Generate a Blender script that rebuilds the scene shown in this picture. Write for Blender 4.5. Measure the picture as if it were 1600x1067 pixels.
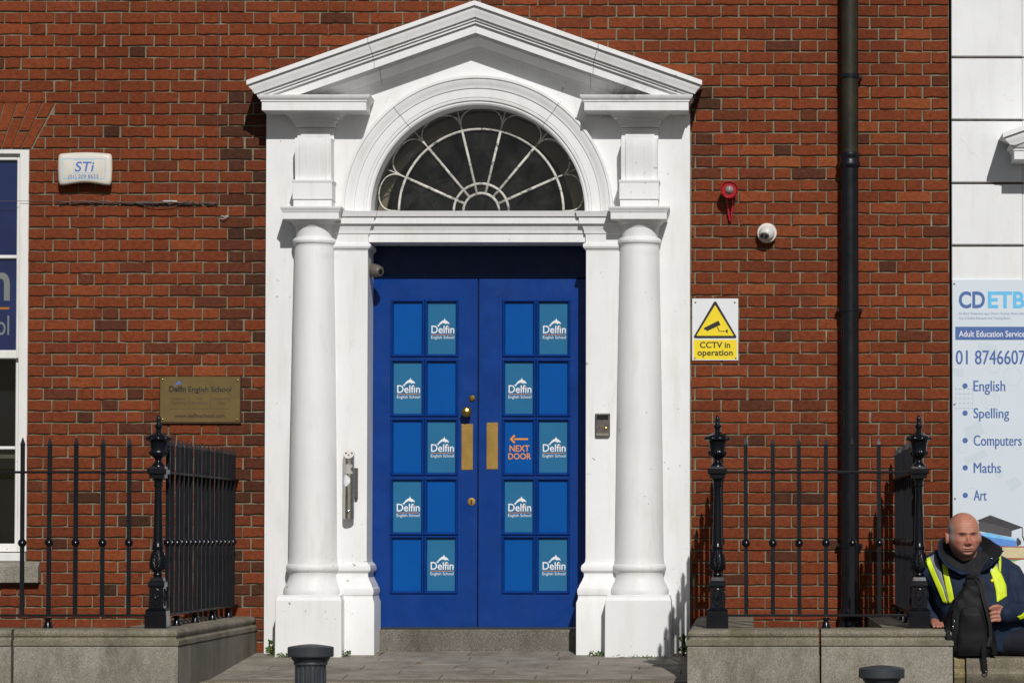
import bpy, bmesh, math, random
import numpy as np
from mathutils import Vector, Matrix, noise
from mathutils.geometry import tessellate_polygon
R = math.radians
def lin(*a, **k): return np.linspace(*a, **k).tolist()
random.seed(7)
scene = bpy.context.scene
for o in list(bpy.data.objects):
    bpy.data.objects.remove(o)
col = scene.collection

# ------------------------------------------------------------------ camera, sky, sun, exposure
FPX, VX, VY, PITCH, DIST, EYE = 4750.0, 1170.0, 686.0, R(1.8), 19.0, 1.55
cam_d = bpy.data.cameras.new('camera')
cam = bpy.data.objects.new('camera', cam_d); col.objects.link(cam)
cam.location = (0, -DIST, EYE); cam.rotation_euler = (math.pi / 2 + PITCH, 0, 0)
cam_d.sensor_width = 36.0; cam_d.lens = FPX / 1600 * 36
cam_d.shift_x = -(VX - 800) / 1600; cam_d.shift_y = (VY - 533.5) / 1600
cam_d.clip_start = 0.5; cam_d.clip_end = 2000
scene.camera = cam

SUN_A, SUN_B = 0.225, 0.72            # metres left / down per metre of projection
sun_dir = Vector((-SUN_A, 1, -SUN_B)).normalized()
elev = math.asin(-sun_dir.z); azim = math.atan2(-sun_dir.x, -sun_dir.y)
world = bpy.data.worlds.new('World'); scene.world = world; world.use_nodes = True
wn = world.node_tree
sky = wn.nodes.new('ShaderNodeTexSky'); sky.sky_type = 'NISHITA'; sky.sun_disc = False
sky.sun_elevation = elev; sky.sun_rotation = azim
bg = wn.nodes['Background']; bg.inputs['Strength'].default_value = 0.05
wn.links.new(sky.outputs['Color'], bg.inputs['Color'])
sd = bpy.data.lights.new('sun', 'SUN'); sd.energy = 5.0; sd.angle = R(0.5); sd.color = (1.0, 0.975, 0.945)
sun = bpy.data.objects.new('sun', sd); col.objects.link(sun)
sun.rotation_euler = sun_dir.to_track_quat('-Z', 'Y').to_euler(); sun.location = (6, -12, 12)
vs = scene.view_settings
vs.view_transform = 'Standard'; vs.look = 'None'; vs.exposure = -0.58; vs.gamma = 1; vs.use_curve_mapping = False
scene.render.resolution_x, scene.render.resolution_y = 1024, 682

# ------------------------------------------------------------------ helpers
_c, _s = math.cos(PITCH), math.sin(PITCH)
def P(px, py, Y):
    """World X, Z of the spot at depth Y that the measured position (px, py) names."""
    dx = (px - VX) / FPX; dy = (VY - py) / FPX
    d = (dx, _c - dy * _s, _s + dy * _c); t = (Y + DIST) / d[1]
    return d[0] * t, EYE + d[2] * t
def PX(px, Y, py=686): return P(px, py, Y)[0]
def PZ(py, Y): return P(VX, py, Y)[1]
def SC(Y): return FPX / (DIST + Y)         # pixels per metre at depth Y

class MB:
    def __init__(s): s.v = []; s.f = []; s.m = []
    def add(s, vs, fs, mi=0):
        b = len(s.v); s.v += [tuple(v) for v in vs]
        for f in fs: s.f.append(tuple(b + i for i in f)); s.m.append(mi)
        return s
    def box(s, x0, x1, y0, y1, z0, z1, mi=0):
        if x0 > x1: x0, x1 = x1, x0
        if y0 > y1: y0, y1 = y1, y0
        if z0 > z1: z0, z1 = z1, z0
        v = [(x0,y0,z0),(x1,y0,z0),(x1,y1,z0),(x0,y1,z0),(x0,y0,z1),(x1,y0,z1),(x1,y1,z1),(x0,y1,z1)]
        return s.add(v, [(0,3,2,1),(4,5,6,7),(0,1,5,4),(1,2,6,5),(2,3,7,6),(3,0,4,7)], mi)
    def bbox(s, x0, x1, y0, y1, z0, z1, c=.004, mi=0):
        """box with chamfered front (towards -Y) edges"""
        if x0 > x1: x0, x1 = x1, x0
        if z0 > z1: z0, z1 = z1, z0
        r = lambda i, y: [(x0+i,y,z0+i),(x1-i,y,z0+i),(x1-i,y,z1-i),(x0+i,y,z1-i)]
        v = r(0,y1) + r(0,y0+c) + r(c,y0)
        f = [(0,1,2,3)[::-1] if False else (3,2,1,0)]
        f = [(1,0,3,2)]
        for a in (0,4):
            for k in range(4): f.append((a+k, a+(k+1)%4, a+4+(k+1)%4, a+4+k))
        f.append((8,9,10,11))
        return s.add(v, f, mi)
    def prism(s, outer, holes, y0, y1, mi=0, back=True):
        """polygon in X,Z (with holes) extruded from y0 (front) to y1"""
        loops = [outer] + list(holes)
        pts = [p for l in loops for p in l]
        tris = tessellate_polygon([[Vector((p[0], p[1], 0)) for p in l] for l in loops])
        n = len(pts); v = [(p[0], y0, p[1]) for p in pts] + [(p[0], y1, p[1]) for p in pts]
        f = []
        for t in tris:
            a, b, c = (Vector(pts[i]) for i in t)
            if (b-a).cross(c-a) < 0: t = (t[0], t[2], t[1])
            f.append(tuple(t))
            if back: f.append(tuple(n+i for i in reversed(t)))
        b = 0
        for li, l in enumerate(loops):
            m = len(l)
            area = sum(l[i][0]*l[(i+1)%m][1]-l[(i+1)%m][0]*l[i][1] for i in range(m))
            ccw = area > 0
            if li: ccw = not ccw
            for i in range(m):
                p, q = b+i, b+(i+1)%m
                f.append((q, p, n+p, n+q) if ccw else (p, q, n+q, n+p))
            b += m
        return s.add(v, f, mi)
    def flat(s, poly, y, mi=0, holes=()):
        loops = [poly] + list(holes); pts = [p for l in loops for p in l]
        tris = tessellate_polygon([[Vector((p[0], p[1], 0)) for p in l] for l in loops])
        f = []
        for t in tris:
            a, b, c = (Vector(pts[i]) for i in t)
            f.append(tuple(t) if (b-a).cross(c-a) > 0 else (t[0], t[2], t[1]))
        return s.add([(p[0], y, p[1]) for p in pts], f, mi)
    def lathe(s, cx, cy, prof, n=32, mi=0, flute=None):
        """prof: (r, z) from top to bottom"""
        v = []; f = []
        for k, (r, z) in enumerate(prof):
            for i in range(n):
                a = 2*math.pi*i/n
                rr = r*(1+flute(k, i)) if flute else r
                v.append((cx+rr*math.cos(a), cy+rr*math.sin(a), z))
        for k in range(len(prof)-1):
            for i in range(n):
                j = (i+1) % n
                f.append((k*n+i, (k+1)*n+i, (k+1)*n+j, k*n+j))
        f.append(tuple(range(n))); f.append(tuple((len(prof)-1)*n+i for i in reversed(range(n))))
        return s.add(v, f, mi)
    def lathe_y(s, cx, cz, prof, n=24, mi=0):
        """round about the Y axis. prof: (r, y) from front to back"""
        v = []; f = []
        for r, y in prof:
            for i in range(n):
                a = 2*math.pi*i/n; v.append((cx+r*math.cos(a), y, cz+r*math.sin(a)))
        for k in range(len(prof)-1):
            for i in range(n):
                j = (i+1) % n; f.append((k*n+i, k*n+j, (k+1)*n+j, (k+1)*n+i)[::-1])
        f.append(tuple(range(n))); f.append(tuple((len(prof)-1)*n+i for i in reversed(range(n))))
        return s.add(v, f, mi)
    def rings(s, rs, mi=0, cap=True):
        """loft through equal-length rings of points"""
        n = len(rs[0]); v = [p for r in rs for p in r]; f = []
        for k in range(len(rs)-1):
            for i in range(n):
                j = (i+1) % n; f.append((k*n+i, k*n+j, (k+1)*n+j, (k+1)*n+i))
        if cap: f.append(tuple(reversed(range(n)))); f.append(tuple((len(rs)-1)*n+i for i in range(n)))
        return s.add(v, f, mi)
    def tube(s, pts, r, n=8, mi=0, r1=None):
        pts = [Vector(p) for p in pts]; rs = []
        up = Vector((0.13, 0.31, 0.94)).normalized()
        for i, p in enumerate(pts):
            t = (pts[min(i+1, len(pts)-1)] - pts[max(i-1, 0)]).normalized()
            a = t.cross(up)
            if a.length < .05: a = t.cross(Vector((1, 0, 0)))
            a.normalize(); b = t.cross(a)
            rr = r if r1 is None else r + (r1-r)*i/(len(pts)-1)
            rs.append([tuple(p + a*rr*math.cos(2*math.pi*k/n) + b*rr*math.sin(2*math.pi*k/n)) for k in range(n)])
        return s.rings(rs, mi)
    def pblock(s, x0, x1, yf, yb, prof, sides='flr', mi=0):
        """block with a moulded outline: prof = (z, out) bottom to top; out applies to the sides named"""
        rs = []
        for z, o in prof:
            a = x0 - (o if 'l' in sides else 0); b = x1 + (o if 'r' in sides else 0); c = yf - (o if 'f' in sides else 0)
            d = yb + (o if 'b' in sides else 0)
            rs.append([(a,c,z),(b,c,z),(b,d,z),(a,d,z)])
        return s.rings(rs, mi)
    def build(s, name, mat, parent=None, smooth=False, bevel=0, recalc=True, origin=None):
        v = np.array(s.v, dtype=float)
        if origin is None:
            lo, hi = v.min(0), v.max(0); origin = ((lo[0]+hi[0])/2, (lo[1]+hi[1])/2, lo[2])
        me = bpy.data.meshes.new(name)
        me.from_pydata([tuple(p) for p in (v - np.array(origin))], [], s.f)
        mats = mat if isinstance(mat, (list, tuple)) else [mat]
        for m in mats: me.materials.append(m)
        if len(mats) > 1: me.polygons.foreach_set('material_index', s.m)
        if recalc:
            b = bmesh.new(); b.from_mesh(me); bmesh.ops.recalc_face_normals(b, faces=b.faces); b.to_mesh(me); b.free()
        if smooth:
            me.polygons.foreach_set('use_smooth', [True]*len(me.polygons))
            if smooth is not True: me.set_sharp_from_angle(angle=R(smooth))
        me.update()
        o = bpy.data.objects.new(name, me); col.objects.link(o); o.location = origin
        if parent is not None: adopt(o, parent)
        if bevel:
            md = o.modifiers.new('edge', 'BEVEL'); md.width = bevel; md.segments = 2; md.limit_method = 'ANGLE'; md.angle_limit = R(40)
        return o

def wloc(o):
    return Vector(o.location)
def adopt(o, parent):
    o.parent = parent; o.matrix_parent_inverse = Matrix.Translation(WL[parent.name]).inverted()
    WL[o.name] = Vector(o.location)
class _WL(dict):
    def __missing__(s, k): return Vector(bpy.data.objects[k].location)
WL = _WL()
def empty(name, loc):
    o = bpy.data.objects.new(name, None); col.objects.link(o); o.location = loc; o.empty_display_size = .1
    return o
def tag(o, label=None, cat=None, group=None, kind=None):
    if label: o['label'] = label
    if cat: o['category'] = cat
    if group: o['group'] = group
    if kind: o['kind'] = kind
    return o
def copy_tree(o, off, parent=None):
    c = o.copy(); col.objects.link(c)
    if parent is None: c.location = Vector(o.location) + Vector(off)
    else: c.parent = parent
    for ch in list(o.children): copy_tree(ch, off, c)
    return c

# lettering as flat meshes
def _textmesh(body, bold=0.0):
    cu = bpy.data.curves.new('t', 'FONT'); cu.body = body; cu.size = 1; cu.offset = bold; cu.resolution_u = 4
    ob = bpy.data.objects.new('t', cu); col.objects.link(ob)
    dg = bpy.context.evaluated_depsgraph_get(); ev = ob.evaluated_get(dg); me = ev.to_mesh()
    v = [tuple(p.co) for p in me.vertices]; f = [tuple(p.vertices) for p in me.polygons]
    ev.to_mesh_clear(); bpy.data.objects.remove(ob); bpy.data.curves.remove(cu)
    return v, f
_cap = None
def text_into(mb, body, x0, x1, ztop, zbase, y, mi=0, bold=0.0, shear=0.0):
    """letters whose capitals reach from zbase to ztop and whose line runs x0..x1 (world)"""
    global _cap
    if _cap is None:
        hv, _ = _textmesh('H'); _cap = max(p[1] for p in hv)
    v, f = _textmesh(body, bold)
    a = min(p[0] for p in v); b = max(p[0] for p in v)
    sx = (x1-x0)/(b-a); sz = (ztop-zbase)/_cap
    mb.add([(x0+(p[0]-a)*sx+shear*p[1]*sz, y, zbase+p[1]*sz) for p in v], f, mi)
def text_px(mb, body, px0, px1, pyt, pyb, Y, off=0, mi=0, bold=0.0, shear=0.0):
    text_into(mb, body, PX(px0, Y), PX(px1, Y), PZ(pyt, Y), PZ(pyb, Y), Y-off, mi, bold, shear)

# ------------------------------------------------------------------ materials
def mat(name):
    m = bpy.data.materials.new(name); m.use_nodes = True
    return m, m.node_tree.nodes, m.node_tree.links, m.node_tree.nodes['Principled BSDF']
def N(ns, t, **kw):
    n = ns.new(t)
    for k, v in kw.items(): setattr(n, k, v)
    return n
def coords(ns, ls, scale=(1,1,1)):
    g = N(ns, 'ShaderNodeNewGeometry'); mp = N(ns, 'ShaderNodeMapping'); mp.inputs['Scale'].default_value = scale
    ls.new(g.outputs['Position'], mp.inputs['Vector']); return mp.outputs['Vector']
def nz(ns, ls, vec, scale, detail=4, rough=.6):
    n = N(ns, 'ShaderNodeTexNoise'); n.inputs['Scale'].default_value = scale; n.inputs['Detail'].default_value = detail
    n.inputs['Roughness'].default_value = rough; ls.new(vec, n.inputs['Vector']); return n.outputs['Fac']
def ramp(ns, ls, fac, stops):
    r = N(ns, 'ShaderNodeValToRGB'); e = r.color_ramp.elements
    while len(e) < len(stops): e.new(.5)
    for k, (p, c) in enumerate(stops):
        e[k].position = p; e[k].color = (*c, 1) if len(c) == 3 else c
    ls.new(fac, r.inputs['Fac']); return r.outputs['Color']
def mixc(ns, ls, fac, a, b, mode='MIX'):
    m = N(ns, 'ShaderNodeMix', data_type='RGBA', blend_type=mode)
    for i, x in ((0, fac), (6, a), (7, b)):
        if isinstance(x, (int, float)): m.inputs[i].default_value = x
        elif isinstance(x, tuple): m.inputs[i].default_value = (*x, 1)
        else: ls.new(x, m.inputs[i])
    return m.outputs[2]
def bumpn(ns, ls, b, h, strength=.3, dist=.002):
    n = N(ns, 'ShaderNodeBump'); n.inputs['Strength'].default_value = strength; n.inputs['Distance'].default_value = dist
    ls.new(h, n.inputs['Height']); ls.new(n.outputs['Normal'], b.inputs['Normal'])
def simple(name, c, rough=.5, metal=0, var=.12, scale=30, bump=.1, bscale=120, spec=None, dist=.001):
    m, ns, ls, b = mat(name); v = coords(ns, ls)
    f = nz(ns, ls, v, scale, 5)
    ls.new(ramp(ns, ls, f, [(.3, tuple(x*(1-var) for x in c)), (.7, tuple(min(1, x*(1+var)) for x in c))]), b.inputs['Base Color'])
    b.inputs['Roughness'].default_value = rough; b.inputs['Metallic'].default_value = metal
    if spec is not None: b.inputs['Specular IOR Level'].default_value = spec
    if bump: bumpn(ns, ls, b, nz(ns, ls, v, bscale, 3), bump, dist)
    return m
BK0, BK1, BK2, BK3 = (.060,.028,.0175), (.152,.040,.0175), (.187,.047,.019), (.260,.073,.026)
def brick_mat(name, single):
    m, ns, ls, b = mat(name); v = coords(ns, ls)
    at = N(ns, 'ShaderNodeAttribute', attribute_name='tint'); oi = N(ns, 'ShaderNodeObjectInfo')
    ad = N(ns, 'ShaderNodeMath', operation='ADD'); ls.new(at.outputs['Fac'], ad.inputs[0]); ad.inputs[1].default_value = 0
    if single: ls.new(oi.outputs['Random'], ad.inputs[1])
    fr = N(ns, 'ShaderNodeMath', operation='FRACT'); ls.new(ad.outputs[0], fr.inputs[0])
    base = ramp(ns, ls, fr.outputs[0], [(0, (.088,.032,.020) if single else BK0), (.045, (.112,.036,.020)), (.12, BK1), (.55, BK2), (.88, (.214,.054,.021)), (1, BK3)])
    vs_ = coords(ns, ls, (26, 26, 95))
    streak = ramp(ns, ls, nz(ns, ls, vs_, 1.0, 6, .75), [(.28, (.55,.56,.56)), (.5, (1,1,1)), (.72, (1.30,1.27,1.25))])
    mott = ramp(ns, ls, nz(ns, ls, v, 38, 5, .7), [(.3, (.70,.70,.68)), (.55, (1.04,1.03,1.02)), (.75, (1.18,1.12,1.08))])
    c = mixc(ns, ls, 1.0, base, streak, 'MULTIPLY'); c = mixc(ns, ls, .9, c, mott, 'MULTIPLY')
    big = ramp(ns, ls, nz(ns, ls, v, .9, 5, .6), [(.3, (.78,.78,.79)), (.5, (1,1,1)), (.7, (1.12,1.09,1.05))])
    c = mixc(ns, ls, 1.0, c, big, 'MULTIPLY')
    grain = ramp(ns, ls, nz(ns, ls, v, 210, 3, .7), [(.32, (.55,.5,.5)), (.5, (1,1,1)), (.72, (1.35,1.3,1.25))])
    c = mixc(ns, ls, .7, c, grain, 'MULTIPLY')
    soot = ramp(ns, ls, nz(ns, ls, v, 7, 6, .65), [(.56, (0,0,0)), (.75, (1,1,1))])
    c = mixc(ns, ls, mixc(ns, ls, .35, (0,0,0), soot), c, (.05,.03,.025))
    eff = ramp(ns, ls, nz(ns, ls, v, 13, 7, .75), [(.63, (0,0,0)), (.80, (.6,.6,.6))])
    c = mixc(ns, ls, eff, c, (.33,.22,.15))
    ls.new(c, b.inputs['Base Color']); b.inputs['Roughness'].default_value = .9; b.inputs['Specular IOR Level'].default_value = .1
    bumpn(ns, ls, b, nz(ns, ls, v, 120, 6, .75), .8, .005)
    return m
def mortar_mat():
    m, ns, ls, b = mat('mortar'); v = coords(ns, ls)
    c = ramp(ns, ls, nz(ns, ls, v, 9, 6, .7), [(.28, (.095,.080,.050)), (.45, (.17,.143,.092)), (.6, (.225,.192,.13)), (.78, (.34,.30,.225))])
    ls.new(c, b.inputs['Base Color']); b.inputs['Roughness'].default_value = .95
    bumpn(ns, ls, b, nz(ns, ls, v, 160, 4), .6, .004); return m
def white_mat(name, c=(.79,.79,.785), dirt=.5, stains=()):
    m, ns, ls, b = mat(name); v = coords(ns, ls)
    base = ramp(ns, ls, nz(ns, ls, v, 2.2, 5), [(.3, tuple(x*.93 for x in c)), (.65, c)])
    vs_ = coords(ns, ls, (9, 9, 1.3))
    st = ramp(ns, ls, nz(ns, ls, vs_, 1.6, 6, .65), [(.50, (0,0,0)), (.78, (dirt*.75,)*3)])
    c1 = mixc(ns, ls, st, base, (.56,.52,.44))
    sp = ramp(ns, ls, nz(ns, ls, v, 5.5, 9, .78), [(.66, (0,0,0)), (.74, (dirt,)*3)])
    c1 = mixc(ns, ls, sp, c1, (.50,.46,.38))
    vo = N(ns, 'ShaderNodeTexNoise'); vo.inputs['Scale'].default_value = 32; vo.inputs['Detail'].default_value = 3; ls.new(v, vo.inputs['Vector'])
    area = ramp(ns, ls, nz(ns, ls, v, 3.1, 2), [(.55, (0,0,0)), (.66, (1,1,1))])
    chip = ramp(ns, ls, vo.outputs['Fac'], [(.685, (0,0,0)), (.70, (1,1,1))])
    ch = mixc(ns, ls, 1.0, area, chip, 'MULTIPLY')
    c1 = mixc(ns, ls, mixc(ns, ls, min(1, dirt*1.6), (0,0,0), ch), c1, (.17,.15,.12))
    dv = N(ns, 'ShaderNodeTexNoise'); dv.inputs['Scale'].default_value = 3.5; dv.inputs['Detail'].default_value = 6; ls.new(v, dv.inputs['Vector'])
    wv = N(ns, 'ShaderNodeVectorMath', operation='MULTIPLY_ADD'); ls.new(dv.outputs['Color'], wv.inputs[0]); wv.inputs[1].default_value = (.35,.35,.35); ls.new(v, wv.inputs[2])
    vr = N(ns, 'ShaderNodeTexVoronoi', feature='DISTANCE_TO_EDGE'); vr.inputs['Scale'].default_value = 2.6; ls.new(wv.outputs[0], vr.inputs['Vector'])
    ck = ramp(ns, ls, vr.outputs['Distance'], [(.0, (1,1,1)), (.0075, (0,0,0))]); cma = ramp(ns, ls, nz(ns, ls, v, 1.7, 3), [(.60, (0,0,0)), (.68, (.30,)*3)])
    c1 = mixc(ns, ls, mixc(ns, ls, 1.0, ck, cma, 'MULTIPLY'), c1, (.30,.27,.22))
    for (mx, mz, rad, am) in stains:
        g_ = N(ns, 'ShaderNodeNewGeometry'); mp = N(ns, 'ShaderNodeMapping'); mp.inputs['Scale'].default_value = (1, .35, 2.4)
        mp.inputs['Location'].default_value = (-mx, 0, -mz*2.4); ls.new(g_.outputs['Position'], mp.inputs['Vector'])
        ln = N(ns, 'ShaderNodeVectorMath', operation='LENGTH'); ls.new(mp.outputs['Vector'], ln.inputs[0])
        fall = ramp(ns, ls, ln.outputs['Value'], [(rad*.15, (1,1,1)), (rad, (0,0,0))])
        pt = ramp(ns, ls, nz(ns, ls, v, 24, 8, .8), [(.40, (0,0,0)), (.62, (am,)*3)])
        c1 = mixc(ns, ls, mixc(ns, ls, 1.0, fall, pt, 'MULTIPLY'), c1, (.045,.040,.032))
    ls.new(c1, b.inputs['Base Color']); b.inputs['Roughness'].default_value = .5; b.inputs['Specular IOR Level'].default_value = .35
    h = mixc(ns, ls, .5, nz(ns, ls, v, 14, 5), nz(ns, ls, v, 90, 4))
    bumpn(ns, ls, b, h, .22, .006); return m
def granite_mat(name, a, c, moss=0.0, spk=1.0):
    m, ns, ls, b = mat(name); v = coords(ns, ls)
    f = ramp(ns, ls, nz(ns, ls, v, 170, 4, .75), [(.30, tuple(x*(1-.55*spk) for x in a)), (.47, a), (.56, c), (.72, tuple(min(.7, x*(1+.45*spk)) for x in c))])
    d = ramp(ns, ls, nz(ns, ls, coords(ns, ls, (3,3,1.2)), 1.6, 7, .7), [(.33, (.50,.47,.42)), (.5, (.88,.86,.83)), (.66, (1.1,1.09,1.07))])
    cc = mixc(ns, ls, 1.0, f, d, 'MULTIPLY')
    if moss:
        mm = ramp(ns, ls, nz(ns, ls, v, 6, 8, .75), [(.47, (0,0,0)), (.68, (moss,)*3)])
        cc = mixc(ns, ls, mm, cc, (.10,.095,.04))
    ls.new(cc, b.inputs['Base Color']); b.inputs['Roughness'].default_value = .8
    bumpn(ns, ls, b, nz(ns, ls, v, 70, 5, .7), .5, .004); return m
def paint_mat(name, c, rough=.35, worn=(.2,.2,.2), amt=.4, var=.15, bump=.2, rs=8, spec=.3, wear=(.66,.76)):
    m, ns, ls, b = mat(name); v = coords(ns, ls)
    base = ramp(ns, ls, nz(ns, ls, v, 6, 6, .65), [(.3, tuple(x*(1-var) for x in c)), (.7, tuple(x*(1+var) for x in c))])
    w = ramp(ns, ls, nz(ns, ls, v, 26, 8, .75), [(wear[0], (0,0,0)), (wear[1], (amt,)*3)])
    ls.new(mixc(ns, ls, w, base, worn), b.inputs['Base Color'])
    r = ramp(ns, ls, nz(ns, ls, v, rs, 4), [(.3, (rough*.75,)*3), (.7, (min(1, rough*1.4),)*3)])
    ls.new(r, b.inputs['Roughness']); b.inputs['Specular IOR Level'].default_value = spec
    bumpn(ns, ls, b, nz(ns, ls, v, 60, 5), bump, .003); return m
def glass_mat(name, tint=(.75,.8,.8), dirt=.06):
    m, ns, ls, b = mat(name); v = coords(ns, ls); out = ns['Material Output']; ns.remove(b)
    tr = N(ns, 'ShaderNodeBsdfTransparent'); tr.inputs['Color'].default_value = (*tint, 1)
    gl = N(ns, 'ShaderNodeBsdfGlossy'); gl.inputs['Roughness'].default_value = .03
    bp = N(ns, 'ShaderNodeBump'); bp.inputs['Strength'].default_value = .08; bp.inputs['Distance'].default_value = .01
    ls.new(nz(ns, ls, v, 4, 2), bp.inputs['Height']); ls.new(bp.outputs['Normal'], gl.inputs['Normal'])
    fr = N(ns, 'ShaderNodeFresnel'); fr.inputs['IOR'].default_value = 1.5
    m1 = N(ns, 'ShaderNodeMixShader'); ls.new(fr.outputs[0], m1.inputs[0]); ls.new(tr.outputs[0], m1.inputs[1]); ls.new(gl.outputs[0], m1.inputs[2])
    df = N(ns, 'ShaderNodeBsdfDiffuse'); df.inputs['Color'].default_value = (.5,.5,.47,1)
    d = ramp(ns, ls, nz(ns, ls, v, 7, 7, .7), [(.38, (dirt*.10,)*3), (.55, (dirt*.45,)*3), (.72, (dirt,)*3)])  # grime film; the stronger fanlight amount also paints in grey reflections
    m2 = N(ns, 'ShaderNodeMixShader'); ls.new(d, m2.inputs[0]); ls.new(m1.outputs[0], m2.inputs[1]); ls.new(df.outputs[0], m2.inputs[2])
    ls.new(m2.outputs[0], out.inputs['Surface']); return m
M = {}
M['brick'] = brick_mat('brick', True); M['bricks'] = brick_mat('brick_joined', False); M['mortar'] = mortar_mat()
M['white'] = white_mat('white_paint', stains=[(*P(978, 146, -.2), .22, .95), (*P(945, 168, -.26), .12, .7), (*P(505, 147, -.2), .14, .8), (*P(905, 90, -.25), .07, .6), (*P(1010, 395, -.2), .10, .35), (*P(505, 400, -.2), .10, .35)]); M['white2'] = white_mat('white_render', (.78,.79,.79), .35)
M['wframe'] = white_mat('window_paint', (.78,.77,.74), .8)
M['iron_white'] = paint_mat('peeling_white_iron', (.55,.53,.48), .6, (.10,.11,.115), 1.0, .3, .4, wear=(.53,.60))
M['granite'] = granite_mat('granite', (.235,.215,.18), (.315,.29,.25), .3, .8)
M['coping'] = granite_mat('weathered_granite', (.17,.15,.115), (.27,.245,.19), .75)
M['sidegranite'] = granite_mat('mossy_granite', (.15,.138,.11), (.22,.20,.165), .75, .8)
M['paver'] = granite_mat('paver', (.25,.23,.19), (.315,.29,.245), .3, .45)
M['threshold'] = granite_mat('threshold_stone', (.10,.092,.075), (.20,.185,.155), .2, 1.0)
M['sill'] = granite_mat('sill_stone', (.22,.20,.17), (.33,.31,.27), .3)
M['bar'] = paint_mat('black_iron_bars', (.0055,.0062,.0085), .5, (.045,.042,.040), .35, .3, .1, 8, .18)
M['black'] = paint_mat('black_iron', (.0050,.0058,.0085), .22, (.050,.048,.045), .30, .3, .08)
M['pipe'] = paint_mat('pipe_black', (.0070,.0080,.011), .30, (.035,.030,.022), .45, .3, .2)
M['pipe_rust'] = paint_mat('pipe_weathered', (.021,.0185,.010), .5, (.007,.0095,.016), .95, .5, .3, wear=(.58,.72))
M['bollard'] = paint_mat('bollard_grey', (.042,.048,.055), .42, (.10,.08,.03), .35, .2, .25)
M['door'] = paint_mat('door_blue', (.0035,.038,.205), .30, (.02,.07,.19), .35, .14, .18, 8, .22)
M['pane_blue'] = simple('pane_blue', (.001,.078,.320), .22, 0, .04, 9, .02, spec=.2)
M['pane_teal'] = simple('pane_teal', (.024,.145,.290), .22, 0, .04, 9, .02, spec=.2)
M['brass'] = paint_mat('brass_plate', (.34,.21,.055), .48, (.16,.10,.03), .6, .2, .1)
M['brass'].node_tree.nodes['Principled BSDF'].inputs['Metallic'].default_value = .55
M['brassknob'] = paint_mat('brass_knob', (.42,.28,.07), .26, (.12,.08,.03), .6, .25, .1)
M['brassknob'].node_tree.nodes['Principled BSDF'].inputs['Metallic'].default_value = .9
M['plaque'] = paint_mat('brass_plaque', (.150,.102,.036), .5, (.085,.062,.026), .7, .15, .1)
M['plaque'].node_tree.nodes['Principled BSDF'].inputs['Metallic'].default_value = .35
M['plaque_wood'] = simple('plaque_backing', (.05,.02,.012), .5)
M['steel'] = simple('polished_steel', (.60,.58,.55), .17, .95, .1, 40, .03)
M['steel_dark'] = simple('dull_steel', (.16,.145,.125), .4, .8, .3, 60, .1)
M['ink'] = simple('black_ink', (.010,.010,.012), .45, bump=0)
M['white_ink'] = simple('white_print', (.78,.79,.80), .4, var=.03, bump=0)
M['orange_ink'] = simple('orange_print', (.80,.285,.010), .4, var=.05, bump=0)
M['yellow_ink'] = simple('yellow_print', (.84,.64,.012), .4, var=.04, bump=0)
M['navy_ink'] = simple('navy_print', (.065,.135,.36), .45, var=.04, bump=0)
M['sky_ink'] = simple('light_blue_print', (.12,.50,.80), .45, var=.04, bump=0)
M['blue_ink'] = simple('mid_blue_print', (.06,.16,.50), .45, var=.05, bump=0)
M['board'] = simple('board_face', (.63,.70,.76), .38, var=.02, scale=3, bump=.02)
M['pale_ink'] = simple('pale_print', (.57,.655,.70), .4, var=.02, bump=0)
M['plate'] = simple('plate_white', (.72,.74,.75), .35, var=.03, scale=6, bump=.02)
M['cream'] = simple('cream_plastic', (.65,.61,.53), .42, var=.06, scale=7, bump=.05)
M['red'] = simple('red_plastic', (.33,.008,.014), .25, var=.2, bump=0)
M['pinkcable'] = simple('red_cable', (.50,.015,.05), .4, var=.2, bump=0)
M['dome'] = simple('white_plastic', (.62,.60,.56), .3, var=.08, scale=20, bump=.03)
M['lens'] = simple('dark_lens', (.012,.012,.014), .15, var=.2, bump=0)
M['camgrey'] = simple('grey_plastic', (.12,.105,.09), .45, var=.15)
M['window_film'] = simple('blue_film', (.022,.036,.165), .35, var=.22, scale=5, bump=0)
M['film_print'] = simple('grey_print', (.40,.37,.36), .5, var=.05, bump=0)
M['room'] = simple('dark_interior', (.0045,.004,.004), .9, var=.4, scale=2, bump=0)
M['plaster'] = simple('interior_plaster', (.42,.32,.21), .9, var=.2, scale=4, bump=0)
M['glass'] = glass_mat('window_glass', (.7,.75,.75), .005); M['fanglass'] = glass_mat('fanlight_glass', (.62,.66,.66), .055)  # fanlight dirt amount raised so its patches double as pale reflections
M['wire'] = simple('wire_grey', (.105,.088,.085), .5, var=.3); M['wire_dark'] = simple('wire_dark', (.03,.028,.028), .5, var=.3)
M['wire_pale'] = simple('wire_pale', (.45,.43,.40), .5, var=.2)
M['leaf'] = simple('leaf_green', (.075,.125,.018), .5, var=.45, scale=60, bump=0)
M['moss'] = simple('moss', (.07,.085,.02), .9, var=.5, scale=90, bump=.5)
M['deadleaf'] = simple('dead_leaf', (.55,.22,.02), .6, var=.2, bump=0)
M['asphalt'] = simple('asphalt', (.05,.05,.052), .9, var=.25, scale=80, bump=.4)
M['footpath'] = granite_mat('footpath_slabs', (.10,.098,.092), (.14,.137,.13), .1, .4)
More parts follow.
